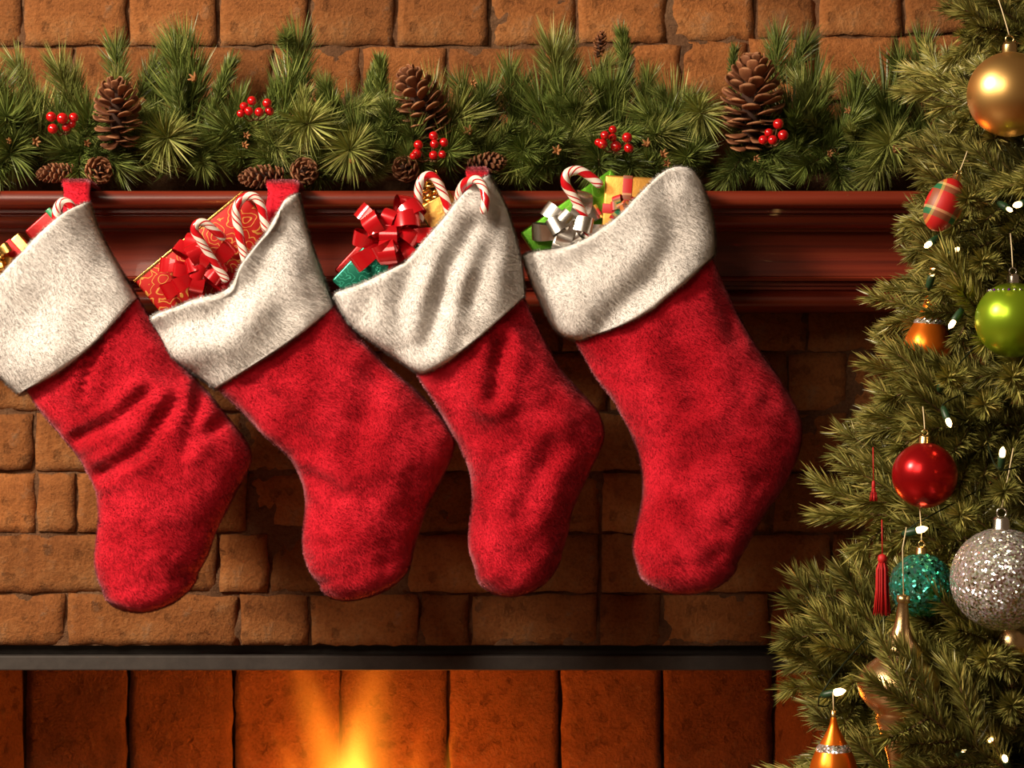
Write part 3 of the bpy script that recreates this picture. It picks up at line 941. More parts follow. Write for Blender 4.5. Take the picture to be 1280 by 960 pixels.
    mbl.f.append(tuple(range(8))); mbl.m.append(0); mbl.f.append(tuple(21 * 8 + k for k in reversed(range(8)))); mbl.m.append(0)
    lo = mbl.build('hanging_loop', M['red_cloth'], root)
    lv = np.array([tuple(x) for x in mbl.v]); lq = np.array([f for f in mbl.f if len(f) == 4])
    ln = vnormals(lv, lq)
    # orient outward
    cen = lv.reshape(22, 8, 3).mean(1).repeat(8, 0)
    if ((lv - cen) * ln).sum() < 0: ln = -ln
    pile('pile', lv, lq, ln, 9000, 0.0026, 0.0007, 0.9, M['red_pile'], lo, seed=90 + seed)
    return root


YS = [-0.262, -0.262, -0.285, -0.262]
s1 = stocking('red plush stocking with white cuff holding small foil boxes in gold and dark red', YS[0],
         [((24, 474), (165, 362)), ((55, 518), (212, 436)), ((85, 553), (246, 476)), ((108, 585), (283, 520)), ((120, 612), (308, 554)), ((124, 640), (312, 580)), ((121, 670), (292, 620)), ((119, 695), (272, 660)), ((122, 718), (260, 692)), ((131, 738), (247, 716)), ((150, 755), (228, 741))], (188, 763),
         [(-50, 404), (-2, 354), (45, 305), (86, 268), (112, 254)], [(26, 494), (75, 468), (128, 428), (172, 373)],
         [(-50, 404), (-28, 432), (0, 470), (26, 494)], [(112, 254), (122, 285), (146, 330), (172, 373)],
         [([(128, 425), (112, 492)], 7, 0.006), ([(190, 490), (150, 525), (100, 548)], 8, 0.006), ([(222, 505), (185, 560), (130, 592)], 9, 0.007), ([(252, 485), (240, 560)], 8, 0.006), ([(282, 525), (255, 545)], 7, 0.004)],
         [([(100, 300), (60, 400), (10, 450)], 22, 0.004), ([(130, 330), (110, 400)], 16, 0.004)],
         ((97, 300), (96, 229), (113, 229)), 1)
s2 = stocking('red plush stocking with white cuff holding the red and gold scroll-patterned gift', YS[1],
         [((256, 470), (406, 368)), ((300, 513), (455, 428)), ((335, 548), (492, 466)), ((363, 574), (528, 496)), ((378, 602), (556, 528)), ((382, 632), (567, 556)), ((380, 660), (553, 595)), ((378, 685), (535, 630)), ((384, 706), (524, 660)), ((400, 728), (515, 692)), ((428, 742), (498, 724))], (462, 746),
         [(190, 400), (235, 380), (285, 362), (305, 325), (335, 290), (358, 255), (373, 243)], [(270, 487), (325, 455), (380, 418), (418, 384)],
         [(190, 400), (203, 430), (235, 462), (270, 487)], [(373, 243), (383, 285), (400, 335), (418, 384)],
         [([(320, 480), (400, 560)], 14, 0.004), ([(470, 470), (450, 560)], 16, 0.004), ([(395, 590), (430, 620)], 9, 0.004)],
         [([(352, 285), (322, 350), (275, 395), (205, 415)], 15, 0.013), ([(366, 275), (364, 330), (352, 385)], 15, 0.0045), ([(378, 300), (392, 370)], 10, 0.004)],
         ((352, 290), (354, 230), (374, 230)), 2)
s3 = stocking('red plush stocking with white cuff holding a teal gift under a red bow', YS[2],
         [((514, 452), (646, 356)), ((537, 490), (678, 420)), ((556, 524), (697, 458)), ((574, 558), (726, 492)), ((586, 588), (748, 518)), ((591, 618), (754, 550)), ((589, 644), (735, 592)), ((586, 668), (717, 632)), ((587, 690), (709, 664)), ((594, 710), (701, 690)), ((614, 731), (682, 721))], (647, 744),
         [(418, 370), (465, 352), (510, 322), (545, 282), (585, 238), (612, 220)], [(527, 468), (570, 445), (620, 405), (656, 370)],
         [(418, 370), (440, 408), (480, 438), (527, 468)], [(612, 220), (634, 262), (650, 320), (656, 370)],
         [([(628, 430), (618, 495)], 10, 0.008), ([(560, 480), (600, 540)], 14, 0.004), ([(690, 560), (650, 640)], 14, 0.004)],
         [([(592, 285), (560, 345), (535, 430)], 10, 0.011), ([(625, 270), (600, 330), (590, 380)], 11, 0.008), ([(520, 335), (500, 380), (508, 430)], 11, 0.007), ([(465, 372), (455, 395)], 9, 0.004)],
         ((592, 268), (597, 215), (611, 215)), 3)
s4 = stocking('red plush stocking with white cuff holding the green gift with a silver bow', YS[3],
         [((708, 408), (880, 300)), ((740, 464), (918, 384)), ((768, 502), (945, 434)), ((790, 545), (976, 476)), ((801, 580), (997, 515)), ((804, 610), (1000, 552)), ((800, 640), (980, 606)), ((795, 662), (954, 643)), ((792, 686), (934, 676)), ((798, 712), (921, 702)), ((822, 733), (897, 728))], (862, 741),
         [(652, 322), (705, 312), (760, 275), (808, 228), (835, 211), (862, 219), (880, 240)], [(722, 426), (790, 400), (850, 356), (893, 318)],
         [(652, 322), (670, 366), (695, 412), (722, 426)], [(880, 240), (888, 268), (892, 295), (893, 318)],
         [([(918, 420), (900, 360)], 12, 0.003), ([(840, 420), (870, 500)], 16, 0.004), ([(850, 640), (890, 690)], 14, 0.004)],
         [([(832, 235), (838, 300), (815, 350), (755, 405)], 13, 0.009), ([(866, 240), (858, 320)], 12, 0.005), ([(740, 320), (700, 345)], 14, 0.004)],
         ((842, 300), (842, 236), (856, 236)), 4)


# ------------------------------------------------------------------ presents, bows and canes
def rotY(deg):
    return Matrix.Rotation(math.radians(deg), 3, 'Y')


def gift(name, label, cpx, cpy, y, w, h, t, deg, m, yaw=0, group=None):
    """box with its front toward the camera; w along the stocking rim, h into the stocking (px)"""
    R = rotY(deg) @ Matrix.Rotation(math.radians(yaw), 3, 'Z')
    o = empty(name, P(cpx, cpy, y), R)
    tag(o, label, 'gift', group or 'gifts in the stockings')
    mbg = MB(); W, H = S(w, y), S(h, y)
    mbg.box((0, 0, 0), (W, t, H))
    b = mbg.build('box', m, o, smooth=True, bevel=0.0025, bseg=3)
    return o, W, H, t


def band(o, W, H, t, m, axis='v', off=0.0, wd=0.012):
    mbb = MB()
    e = 0.0016
    if axis == 'v': mbb.box((off, 0, 0), (wd, t + e, H + e))
    else: mbb.box((0, 0, off), (W + e, t + e, wd))
    return mbb.build('ribbon', m, o, smooth=True, bevel=0.0006)


def loop_mesh(length, width, height, m, pointed=False):
    """a ribbon loop from the bow's centre out along +x and back; z up out of the gift (toward viewer)"""
    pts = []
    if pointed:
        pts = [(0, 0, 0.001), (length * 0.55, 0, 0.001 + height * 0.12), (length, 0, height * 0.35), (length * 0.80, 0, height * 0.85), (length * 0.3, 0, height * 0.9), (0, 0, height * 0.45)]
    else:
        for a in np.linspace(-0.5 * math.pi, 0.62 * math.pi, 9):
            pts.append((length * 0.62 + length * 0.38 * math.cos(a), 0, height * 0.5 + height * 0.5 * math.sin(a)))
        pts = [(0, 0, 0.0)] + pts + [(length * 0.15, 0, height * 0.55), (0, 0, height * 0.3)]
    q = catmull(pts, 26)
    mbl = MB(); vs = []
    for i, p in enumerate(q):
        s = i / 25
        hw = width / 2 * (0.28 + 0.72 * math.sin(math.pi * min(1, max(0, s))) ** 0.9)
        tn = q[min(i + 1, 25)] - q[max(i - 1, 0)]; tn /= max(np.linalg.norm(tn), 1e-9)
        nn = np.array((-tn[2], 0, tn[0])) * 0.00035
        for sy, sn in ((-1, 1), (0, 1.0), (1, 1), (1, -1), (0, -1), (-1, -1)):
            vs.append(tuple(p + np.array((0, sy * hw, 0)) + nn * sn * (1.0 if sy else 1.6)))
    mbl.add(vs, [])
    for i in range(25):
        for k in (0, 1, 3, 4):          # two faces of a thin ribbon, edges left crisp
            mbl.f.append((i * 6 + k, i * 6 + k + 1, (i + 1) * 6 + k + 1, (i + 1) * 6 + k)); mbl.m.append(0)
    me = mbl.mesh('bow_loop', m)
    return me


def bow_px(o, px, py, y, yfront, *a, **kw):
    l = o.matrix_world.to_3x3().inverted() @ (P(px, py, y) - o.matrix_world.translation)
    return bow(o, l.x, l.z, yfront, *a, **kw)


def bow(o, cx, cz, yfront, R, m, layers, pointed=False, width=0.014, seed=1):
    """bow on the gift's front face; local -y is out of the gift"""
    rd = random.Random(seed)
    b = empty('bow'); b.parent = o
    base = Matrix.Translation((cx, -yfront, cz)) @ Matrix.Rotation(math.pi / 2, 4, 'X')     # local z -> -y
    b.matrix_local = base
    for li, (cnt, rad, tilt, hgt) in enumerate(layers):
        me = loop_mesh(rad, width, hgt, m, pointed)
        for k in range(cnt):
            a = 2 * math.pi * (k + 0.5 * (li % 2)) / cnt + rd.uniform(-0.2, 0.2)
            l = link('loop', me, b)
            l.matrix_local = Matrix.Translation((0, 0, 0.002 + 0.0025 * li)) @ Matrix.Rotation(a, 4, 'Z') @ Matrix.Rotation(-tilt - rd.uniform(-0.08, 0.26), 4, 'Y') @ Matrix.Rotation(rd.uniform(-0.55, 0.55), 4, 'X') @ Matrix.Scale(rd.uniform(0.86, 1.08), 4)
    mbc = MB()
    ring = [(R * 0.13 * math.cos(a), 0, 0.012 + R * 0.13 * (1 + math.sin(a)) + 0.002) for a in np.linspace(0, 2 * math.pi, 15)]
    vs = []
    for p in ring:
        for sy in (-1, 1): vs.append((p[0], sy * width / 2, p[2]))
    mbc.add(vs, [(2 * i, 2 * i + 1, 2 * i + 3, 2 * i + 2) for i in range(14)])
    c = mbc.build('center_loop', m, b)
    md = c.modifiers.new('sol', 'SOLIDIFY'); md.thickness = 0.0007
    return b


def cane(label, path, rad_px, seed=0):
    """candy cane: path = [(px, py, y)], hook included"""
    pts = arclen([tuple(P(*p)) for p in path], 60)
    base = Vector(pts[0])
    o_p = [Vector(p) - base for p in pts]
    r = S(rad_px, path[0][2])
    rr = [r] * 60
    rr[0] = rr[-1] = r * 0.55; rr[1] = rr[-2] = r * 0.88
    mbc = MB(); mbc.tube(o_p, rr, 16)
    me = mbc.mesh('candy_cane', M['candy'])
    uvl = me.uv_layers.new(name='UVMap')
    ln = np.linalg.norm(np.diff(pts, axis=0), axis=1).sum()
    for poly in me.polygons:
        vs = [me.loops[l].vertex_index for l in poly.loop_indices]
        ks = [q % 16 for q in vs]
        wrap = max(ks) - min(ks) > 8
        for l, vi in zip(poly.loop_indices, vs):
            i, k = divmod(vi, 16)
            if wrap and k == 0: k = 16
            uvl.data[l].uv = (k / 16.0, i / 59.0 * ln / 0.040)
    o = bpy.data.objects.new('candy_cane', me); COL.objects.link(o); o.location = base
    tag(o, label, 'candy cane', 'candy canes in the stockings')
    return o


def gift_at(name, label, tlx, tly, y, w, h, t, deg, m, **kw):
    """place a box by its upper left corner in the photo; deg = slope of its top edge"""
    a = math.radians(deg); u = (math.cos(a), -math.sin(a)); d = (math.sin(a), math.cos(a))
    return gift(name, label, tlx + u[0] * w / 2 + d[0] * h / 2, tly + u[1] * w / 2 + d[1] * h / 2, y, w, h, t, -deg, m, **kw)


# stocking 1
y = YS[0]
g, W, H, t = gift_at('gift_box', 'small dark red foil gift box with green ribbon beside a candy cane', 34, 290, y + 0.004, 46, 80, 0.034, 42, M['red_paper'])
band(g, W, H, t, M['green_ribbon'], 'v', W * 0.36, 0.007); band(g, W, H, t, M['green_ribbon'], 'h', H * 0.12, 0.006)
g, W, H, t = gift_at('gift_box', 'gold foil gift box with dark red ribbon poking from a stocking cuff', -34, 346, y + 0.014, 82, 66, 0.040, 42, M['gold_shiny'])
band(g, W, H, t, M['red_paper'], 'v', W * 0.25, 0.014)
bow_px(g, 0, 322, y, t / 2, 0.018, M['gold_shiny'], [(6, 0.022, 0.25, 0.010), (4, 0.014, 0.8, 0.010)], width=0.012, seed=3)
cane('red and white candy cane between a red foil box and white cuff', [(84, 352, y - 0.020), (76, 312, y - 0.022), (71, 280, y - 0.024), (71, 262, y - 0.024), (78, 252, y - 0.024), (88, 256, y - 0.022), (92, 270, y - 0.020), (93, 286, y - 0.020)], 5.6)

# stocking 2
y = YS[1]
g, W, H, t = gift_at('gift_box', 'red gift box with gold scroll pattern, gold edging and shiny red bow', 170, 351, y + 0.018, 174, 78, 0.036, 39.5, M['paper_red_gold'])
band(g, W, H, t, M['gold_shiny'], 'h', H * 0.5 - 0.0015, 0.003)
bow_px(g, 252, 338, y, t / 2, 0.040, M['red_foil'], [(8, 0.047, 0.06, 0.022), (7, 0.039, 0.40, 0.022), (5, 0.027, 0.9, 0.020)], width=0.017, seed=5)
cane('pale candy cane with thin red stripes leaning on scroll-patterned gift, hook upward', [(318, 368, y - 0.022), (308, 330, y - 0.024), (299, 292, y - 0.026), (295, 264, y - 0.027), (303, 248, y - 0.027), (318, 246, y - 0.027), (327, 260, y - 0.026), (333, 290, y - 0.024)], 5.6)
cane('candy cane with its hook lying across the red bow', [(284, 352, y - 0.030), (264, 322, y - 0.038), (252, 303, y - 0.044), (243, 288, y - 0.046), (247, 279, y - 0.046), (257, 279, y - 0.044), (269, 289, y - 0.040), (281, 299, y - 0.034)], 5.2)

# stocking 3
y = YS[2]
g, W, H, t = gift_at('gift_box', 'teal embossed foil gift box with shiny red bow', 416, 351, y + 0.014, 112, 62, 0.034, 47, M['paper_teal'])
bow_px(g, 492, 296, y, t / 2, 0.045, M['red_foil'], [(8, 0.052, 0.04, 0.026), (7, 0.043, 0.42, 0.026), (5, 0.030, 0.95, 0.024)], width=0.019, seed=8)
g, W, H, t = gift_at('gift_box', 'plain red gift box showing behind the teal box', 418, 338, y + 0.041, 96, 62, 0.018, 47, M['red_paper'])
g, W, H, t = gift('gift_box', 'small gold gift with curled gold ribbon behind a candy cane', 562, 284, y + 0.016, 46, 80, 0.030, -30, M['gold_shiny'])
for k in range(4):
    mbr = MB(); x0 = -W * 0.3 + k * W * 0.2
    cp = [(x0 + 0.007 * math.sin(q * 1.35 + k), -0.004 + 0.007 * math.cos(q * 1.35 + k), H * 0.5 + 0.0028 * q * (0.7 + 0.2 * k) - 0.003) for q in np.linspace(0, 8, 30)]
    vs = []
    for p in cp: vs += [(p[0], p[1], p[2] - 0.002), (p[0], p[1], p[2] + 0.002)]
    mbr.add(vs, [(2 * i, 2 * i + 1, 2 * i + 3, 2 * i + 2) for i in range(29)])
    c = mbr.build('ribbon_curl', M['gold_shiny'], g); md = c.modifiers.new('sol', 'SOLIDIFY'); md.thickness = 0.0006
cane('candy cane beside the red bow with a tall upright hook', [(572, 330, y - 0.018), (568, 296, y - 0.020), (562, 268, y - 0.022), (553, 240, y - 0.024), (543, 222, y - 0.024), (532, 220, y - 0.024), (524, 232, y - 0.024), (523, 256, y - 0.023), (526, 278, y - 0.022)], 5.6)
cane('candy cane hooked over the plush rim of a white cuff', [(576, 300, y - 0.016), (575, 262, y - 0.020), (574, 242, y - 0.026), (582, 228, y - 0.036), (595, 224, y - 0.046), (604, 234, y - 0.056), (607, 250, y - 0.061), (604, 268, y - 0.062)], 5.6)

# stocking 4
y = YS[3]
g, W, H, t = gift_at('gift_box', 'shiny green foil gift box with silver star bow', 650, 292, y + 0.018, 138, 74, 0.034, 35, M['paper_green'])
bow_px(g, 714, 285, y, t / 2, 0.036, M['silver'], [(7, 0.042, 0.06, 0.021), (6, 0.033, 0.45, 0.021), (4, 0.022, 0.95, 0.017)], pointed=True, width=0.019, seed=4)
g, W, H, t = gift('gift_box', 'gold paper gift box with red and green plaid ribbon', 786, 262, y - 0.002, 62, 80, 0.034, 4, M['gold_paper'], yaw=-6)
band(g, W, H, t, M['plaid'], 'v', -W * 0.04, 0.011); band(g, W, H, t, M['plaid'], 'h', -H * 0.02, 0.011)
bow_px(g, 783, 262, y, t / 2, 0.02, M['plaid'], [(6, 0.020, 0.25, 0.011), (4, 0.014, 0.8, 0.010)], width=0.012, seed=9)
cane('candy cane curling above the silver bow', [(738, 300, y - 0.021), (728, 268, y - 0.023), (717, 246, y - 0.025), (707, 230, y - 0.026), (709, 217, y - 0.026), (723, 213, y - 0.026), (738, 221, y - 0.025), (752, 233, y - 0.024)], 6.0)


# ------------------------------------------------------------------ needles
def needles_mesh(name, stems, m, seed, per_m, nlen, nwid, ang, tip_burst=0.25, stem_r=0.0016, curve=0.12, droop=0.0, stem_mat=None):
    """stems: list of polylines (np arrays); needles grow all round each; returns mesh with materials (needles, twig)"""
    g = np.random.default_rng(seed)
    V, F, T = [], [], []
    for st in stems:
        st = np.array(st, float)
        d = np.linalg.norm(np.diff(st, axis=0), axis=1); L = d.sum(); cum = np.concatenate([[0], np.cumsum(d)])
        cnt = int(per_m * L)
        s = g.random(cnt) ** (1 - tip_burst) * L
        p = np.stack([np.interp(s, cum, st[:, k]) for k in range(3)], 1)
        si = np.clip(np.searchsorted(cum, s) - 1, 0, len(st) - 2)
        tg = (st[si + 1] - st[si]); tg /= np.linalg.norm(tg, axis=1)[:, None]
        ref = np.where(np.abs(tg[:, 2:3]) < 0.9, np.array([[0, 0, 1.0]]), np.array([[1.0, 0, 0]]))
        a = np.cross(tg, ref); a /= np.linalg.norm(a, axis=1)[:, None]
        b = np.cross(tg, a)
        ph = g.random(cnt) * 2 * math.pi
        rad = a * np.cos(ph)[:, None] + b * np.sin(ph)[:, None]
        frac = s / L
        an = np.radians(g.normal(ang, 9, cnt)) * (1.08 - 0.45 * frac ** 3)
        dirv = tg * np.cos(an)[:, None] + rad * np.sin(an)[:, None]
        ln = nlen * g.uniform(0.7, 1.15, cnt) * (1 - 0.25 * (1 - frac))
        mid = p + dirv * (ln * 0.55)[:, None]
        tip = p + dirv * ln[:, None] + tg * (curve * ln)[:, None] + np.array([[0, 0, -droop]]) * ln[:, None]
        side = np.cross(dirv, g.normal(0, 1, (cnt, 3))); side /= np.maximum(np.linalg.norm(side, axis=1), 1e-9)[:, None]
        hw = nwid / 2
        b0 = sum(len(x) for x in V)
        V.append(np.stack([p - side * hw * 0.6, p + side * hw * 0.6, mid + side * hw, mid - side * hw, tip], 1).reshape(-1, 3))
        i0 = b0 + np.arange(cnt) * 5
        for k in range(cnt):
            j = int(i0[k])
            F.append((j, j + 1, j + 2, j + 3)); F.append((j + 3, j + 2, j + 4))
        tv = np.clip(g.beta(2.0, 2.6, cnt) * 0.85 + 0.12 * frac, 0, 1)
        T.append(np.repeat(tv, 5))
    nf = len(F)
    mbs = MB()
    for st in stems:
        q = np.array(st, float)
        mbs.tube([Vector(x) for x in q], [stem_r * (1.25 - 0.7 * i / (len(q) - 1)) for i in range(len(q))], 5, caps=False)
    V = np.concatenate(V); T = np.concatenate(T)
    b0 = len(V)
    allv = [tuple(x) for x in V] + mbs.v
    allf = F + [tuple(i + b0 for i in f) for f in mbs.f]
    me = bpy.data.meshes.new(name)
    me.from_pydata(allv, [], allf)
    me.materials.append(m); me.materials.append(stem_mat or M['twig'])
    me.polygons.foreach_set('material_index', [0] * nf + [1] * len(mbs.f))
    at = me.attributes.new('tint', 'FLOAT', 'POINT')
    at.data.foreach_set('value', np.concatenate([T, np.zeros(len(mbs.v))]))
    me.update()
    return me


def curved(L, n, bx, by):
    t = np.linspace(0, 1, n)
    return np.stack([bx * t ** 2 * L, by * t ** 2 * L, t * L], 1)


def dirmat(d, roll=0.0):
    d = Vector(d).normalized()
    return (d.to_track_quat('Z', 'Y').to_matrix() @ Matrix.Rotation(roll, 3, 'Z'))


PINE = {}
for mk in ('pine_dark', 'pine_pale'):
    # long-needled tufts (unit length 0.10 m stem) and short dense fir-like tips
    PINE[mk, 'long'] = [needles_mesh('pine_sprig', [curved(0.10, 8, random.uniform(-.15, .15), random.uniform(-.15, .15))], M[mk], 20 + i, 4600, 0.060, 0.0016, 43, 0.1, 0.0018) for i in range(3)]
    PINE[mk, 'short'] = [needles_mesh('fir_sprig', [curved(0.10, 8, random.uniform(-.15, .15), random.uniform(-.1, .1))], M[mk], 30 + i, 6500, 0.026, 0.0017, 42, 0.1, 0.0018) for i in range(2)]
    PINE[mk, 'tuft'] = [needles_mesh('pine_tuft', [curved(0.055, 6, random.uniform(-.15, .15), random.uniform(-.1, .1))], M[mk], 40 + i, 6500, 0.050, 0.0016, 54, 0.2, 0.0018) for i in range(2)]

garl = empty('garland', (0.0, -0.1, MTOPZ)); tag(garl, 'evergreen pine garland lying along the top of the mantel', 'garland')


def sprig(kind, tone, base, tip, sc=None):
    base, tip = Vector(base), Vector(tip)
    d = tip - base
    L0 = {'long': 0.14, 'short': 0.115, 'tuft': 0.085}[kind]
    o = link('sprig', random.choice(PINE[tone, kind]), garl)
    s = d.length / L0 if sc is None else sc
    o.matrix_local = Matrix.Translation(base - garl.location) @ (dirmat(d, random.uniform(0, 6.28)).to_4x4()) @ Matrix.Scale(s, 4)
    return o


D_, L_ = 'pine_dark', 'pine_pale'
# woody core of the garland
core = [(x, -0.10 + 0.012 * math.sin(x * 9), MTOPZ + 0.035 + 0.012 * math.sin(x * 14 + 1)) for x in np.linspace(-0.95, 0.66, 50)]
mb = MB(); mb.tube([Vector(p) - garl.location for p in core], 0.006, 8); mb.build('stem', M['twig'], garl)
# (kind, tone, base px, tip px, y base, y tip)
SP = [
    ('long', D_, 30, 150, -18, 110, -.10, -.13), ('long', L_, 45, 130, 12, 62, -.07, -.08), ('long', L_, 95, 150, 66, 62, -.09, -.11), ('long', L_, 100, 150, 98, 75, -.08, -.06),
    ('long', D_, 152, 120, 134, 40, -.09, -.10), ('long', D_, 172, 125, 196, 62, -.09, -.08), ('long', D_, 15, 190, -15, 215, -.13, -.21), ('tuft', D_, 12, 178, 20, 195, -.12, -.20),
    ('long', D_, 105, 180, 84, 235, -.12, -.18), ('long', D_, 115, 180, 155, 212, -.12, -.18), ('tuft', L_, 203, 160, 205, 192, -.12, -.20), ('long', D_, 205, 165, 175, 140, -.10, -.12),
    ('long', D_, 240, 135, 196, 42, -.09, -.10), ('long', D_, 246, 140, 238, 26, -.08, -.07), ('short', D_, 262, 165, 282, 68, -.11, -.12), ('short', D_, 230, 170, 215, 90, -.11, -.13),
    ('long', D_, 252, 180, 250, 225, -.12, -.18), ('tuft', D_, 262, 190, 270, 205, -.11, -.16), ('long', D_, 300, 180, 290, 110, -.09, -.12),
    ('tuft', D_, 362, 60, 350, 42, -.10, -.13), ('long', D_, 378, 140, 362, 28, -.09, -.10), ('tuft', L_, 372, 148, 384, 170, -.12, -.20), ('long', L_, 320, 172, 372, 190, -.12, -.18), ('long', D_, 390, 165, 412, 105, -.09, -.12),
    ('tuft', L_, 440, 180, 444, 196, -.13, -.215), ('long', D_, 420, 150, 402, 90, -.10, -.12), ('long', L_, 430, 140, 482, 122, -.10, -.13), ('short', D_, 470, 160, 486, 70, -.09, -.11), ('short', D_, 455, 150, 462, 78, -.08, -.09),
    ('long', D_, 510, 180, 492, 120, -.11, -.13), ('long', D_, 520, 215, 500, 180, -.12, -.18), ('long', D_, 588, 160, 580, 84, -.10, -.12), ('long', D_, 588, 165, 612, 100, -.10, -.13), ('long', D_, 592, 190, 570, 160, -.12, -.18),
    ('long', D_, 640, 150, 628, 70, -.09, -.10), ('long', D_, 645, 165, 662, 92, -.09, -.11), ('tuft', D_, 655, 180, 650, 200, -.12, -.18), ('long', D_, 630, 200, 600, 215, -.12, -.17), ('long', D_, 700, 205, 655, 218, -.12, -.19),
    ('long', L_, 702, 140, 682, 34, -.09, -.11), ('long', L_, 718, 120, 706, 36, -.08, -.07), ('long', L_, 728, 110, 778, 74, -.09, -.10), ('short', D_, 782, 130, 787, 34, -.09, -.10), ('long', D_, 760, 150, 740, 92, -.10, -.13),
    ('long', D_, 800, 150, 822, 82, -.09, -.11), ('long', D_, 770, 190, 810, 215, -.12, -.19), ('tuft', D_, 750, 190, 742, 212, -.12, -.19), ('long', D_, 740, 150, 700, 130, -.11, -.15), ('short', D_, 720, 170, 690, 120, -.11, -.14),
    ('long', D_, 840, 150, 826, 100, -.10, -.12), ('tuft', L_, 868, 130, 876, 148, -.11, -.18), ('long', D_, 830, 190, 806, 158, -.12, -.17), ('long', D_, 865, 195, 890, 150, -.12, -.16),
    ('short', D_, 918, 120, 910, 58, -.09, -.10), ('long', D_, 968, 110, 972, 28, -.09, -.10), ('long', D_, 978, 105, 1022, 42, -.09, -.08), ('long', D_, 935, 190, 992, 186, -.12, -.18), ('long', D_, 932, 190, 905, 232, -.13, -.19), ('long', D_, 940, 195, 965, 236, -.13, -.19),
    ('long', L_, 1015, 150, 1002, 82, -.10, -.12), ('long', L_, 1018, 140, 1050, 92, -.10, -.12), ('long', D_, 1030, 190, 1010, 118, -.12, -.15), ('long', D_, 1035, 190, 1070, 130, -.12, -.16), ('long', D_, 1035, 190, 1000, 225, -.12, -.19), ('long', D_, 1040, 195, 1060, 236, -.12, -.19),
    ('short', D_, 1085, 170, 1072, 88, -.10, -.12), ('long', D_, 1090, 170, 1110, 105, -.10, -.12), ('long', L_, 1118, 175, 1092, 230, -.13, -.20), ('tuft', L_, 1118, 170, 1120, 190, -.12, -.20), ('long', D_, 1150, 130, 1152, 36, -.09, -.09), ('long', D_, 1150, 130, 1105, 60, -.10, -.13), ('long', D_, 1190, 150, 1180, 70, -.10, -.1),
]
for kind, tone, x0, y0, x1, y1, d0, d1 in SP:
    b0 = P(x0, y0, min(d0, -.09)); t0 = P(x1, y1, min(d1, -.088))
    b0.z = max(b0.z, MTOPZ + 0.012)
    sprig(kind, tone, b0, t0)
# filler sprigs along the garland
rg = random.Random(5)
for k in range(180):
    x = -0.90 + 1.52 * (k + rg.random()) / 180
    if k % 3 == 0:      # behind, upright
        b0 = Vector((x, -0.085, MTOPZ + rg.uniform(0.02, 0.06))); d = Vector((rg.uniform(-.6, .6), rg.uniform(-.5, 0.0), 1.0)); L = rg.uniform(0.08, 0.125)
    elif k % 3 == 1:    # front, low
        b0 = Vector((x, -0.10, MTOPZ + rg.uniform(0.02, 0.05))); d = Vector((rg.uniform(-.9, .9), -0.9, rg.uniform(-.1, .5))); L = rg.uniform(0.06, 0.085)
    else:
        b0 = Vector((x, -0.10, MTOPZ + rg.uniform(0.03, 0.07))); d = Vector((rg.uniform(-1, 1), -0.6, rg.uniform(.1, .8))); L = rg.uniform(0.07, 0.095)
    sprig(rg.choice(('long', 'long', 'short', 'tuft')), D_ if rg.random() < 0.78 else L_, b0, b0 + d.normalized() * L, sc=None)


# papery brown buds at the twig ends
mb = MB()
for k in range(5):
    a = k * 1.256
    d = Vector((0.75 * math.cos(a), 0.75 * math.sin(a), 1.0 if k else 1.4)).normalized()
    mb.tube([d * 0.001, d * 0.005, d * 0.010, d * 0.014], [0.0012, 0.0026, 0.0020, 0.0005], 6)
budm = mb.mesh('bud', noisy('bud_brown', (0.22, 0.085, 0.025), (0.50, 0.23, 0.075), 120, rough=0.7, rnd=0.2))
for (bx_, by_, yy) in ((14, 176, -.19), (44, 178, -.19), (108, 180, -.19), (305, 183, -.20), (308, 170, -.18), (245, 100, -.15), (440, 204, -.21), (588, 165, -.18), (590, 105, -.15), (697, 190, -.18), (810, 182, -.20), (828, 195, -.20), (835, 205, -.20), (944, 198, -.20), (1036, 192, -.20), (1062, 140, -.17), (1118, 190, -.20), (738, 85, -.13)):
    o = link('bud', budm, garl)
    o.matrix_local = Matrix.Translation(P(bx_, by_, yy + 0.015) - garl.location) @ dirmat((random.uniform(-.6, .6), -1, random.uniform(-.2, .7))).to_4x4() @ Matrix.Scale(random.uniform(0.5, 0.8), 4)


# ------------------------------------------------------------------ pine cones
def scale_mesh(w, l, thick, name='scale'):
    """one woody cone scale: spoon with thick lip; grows along +x, flat normal +z"""
    mbx = MB()
    prof = [(0, 0.22), (0.35, 0.55), (0.7, 0.95), (0.92, 0.9), (1.0, 0.45)]
    vs = []
    for k, (t, ww) in enumerate(prof):
        z = l * 0.22 * t * t
        th = thick * (0.3 + 0.7 * t)
        for sy in (-1, -0.5, 0, 0.5, 1):
            vs.append((l * t, sy * w / 2 * ww, z + th - abs(sy) ** 2 * thick * 0.5))
    nt = len(vs)
    for k, (t, ww) in enumerate(prof):
        z = l * 0.22 * t * t
        for sy in (-1, -0.5, 0, 0.5, 1):
            vs.append((l * t * 0.98, sy * w / 2 * ww, z - thick * 0.4))
    f = []; mi = []
    for k in range(4):
        for j in range(4):
            a = k * 5 + j
            f.append((a, a + 5, a + 6, a + 1)); mi.append(1 if k >= 3 else 0)
            f.append((nt + a, nt + a + 1, nt + a + 6, nt + a + 5)); mi.append(0)
        f.append((k * 5, nt + k * 5, nt + k * 5 + 5, k * 5 + 5)); mi.append(0)
        a = k * 5 + 4
        f.append((a, a + 5, nt + a + 5, nt + a)); mi.append(0)
    for j in range(4):
        a = 20 + j; f.append((a, nt + a, nt + a + 1, a + 1)); mi.append(1)
    b = mbx.add(vs, []); mbx.f = f; mbx.m = mi
    return mbx


CONE_LAB = {}


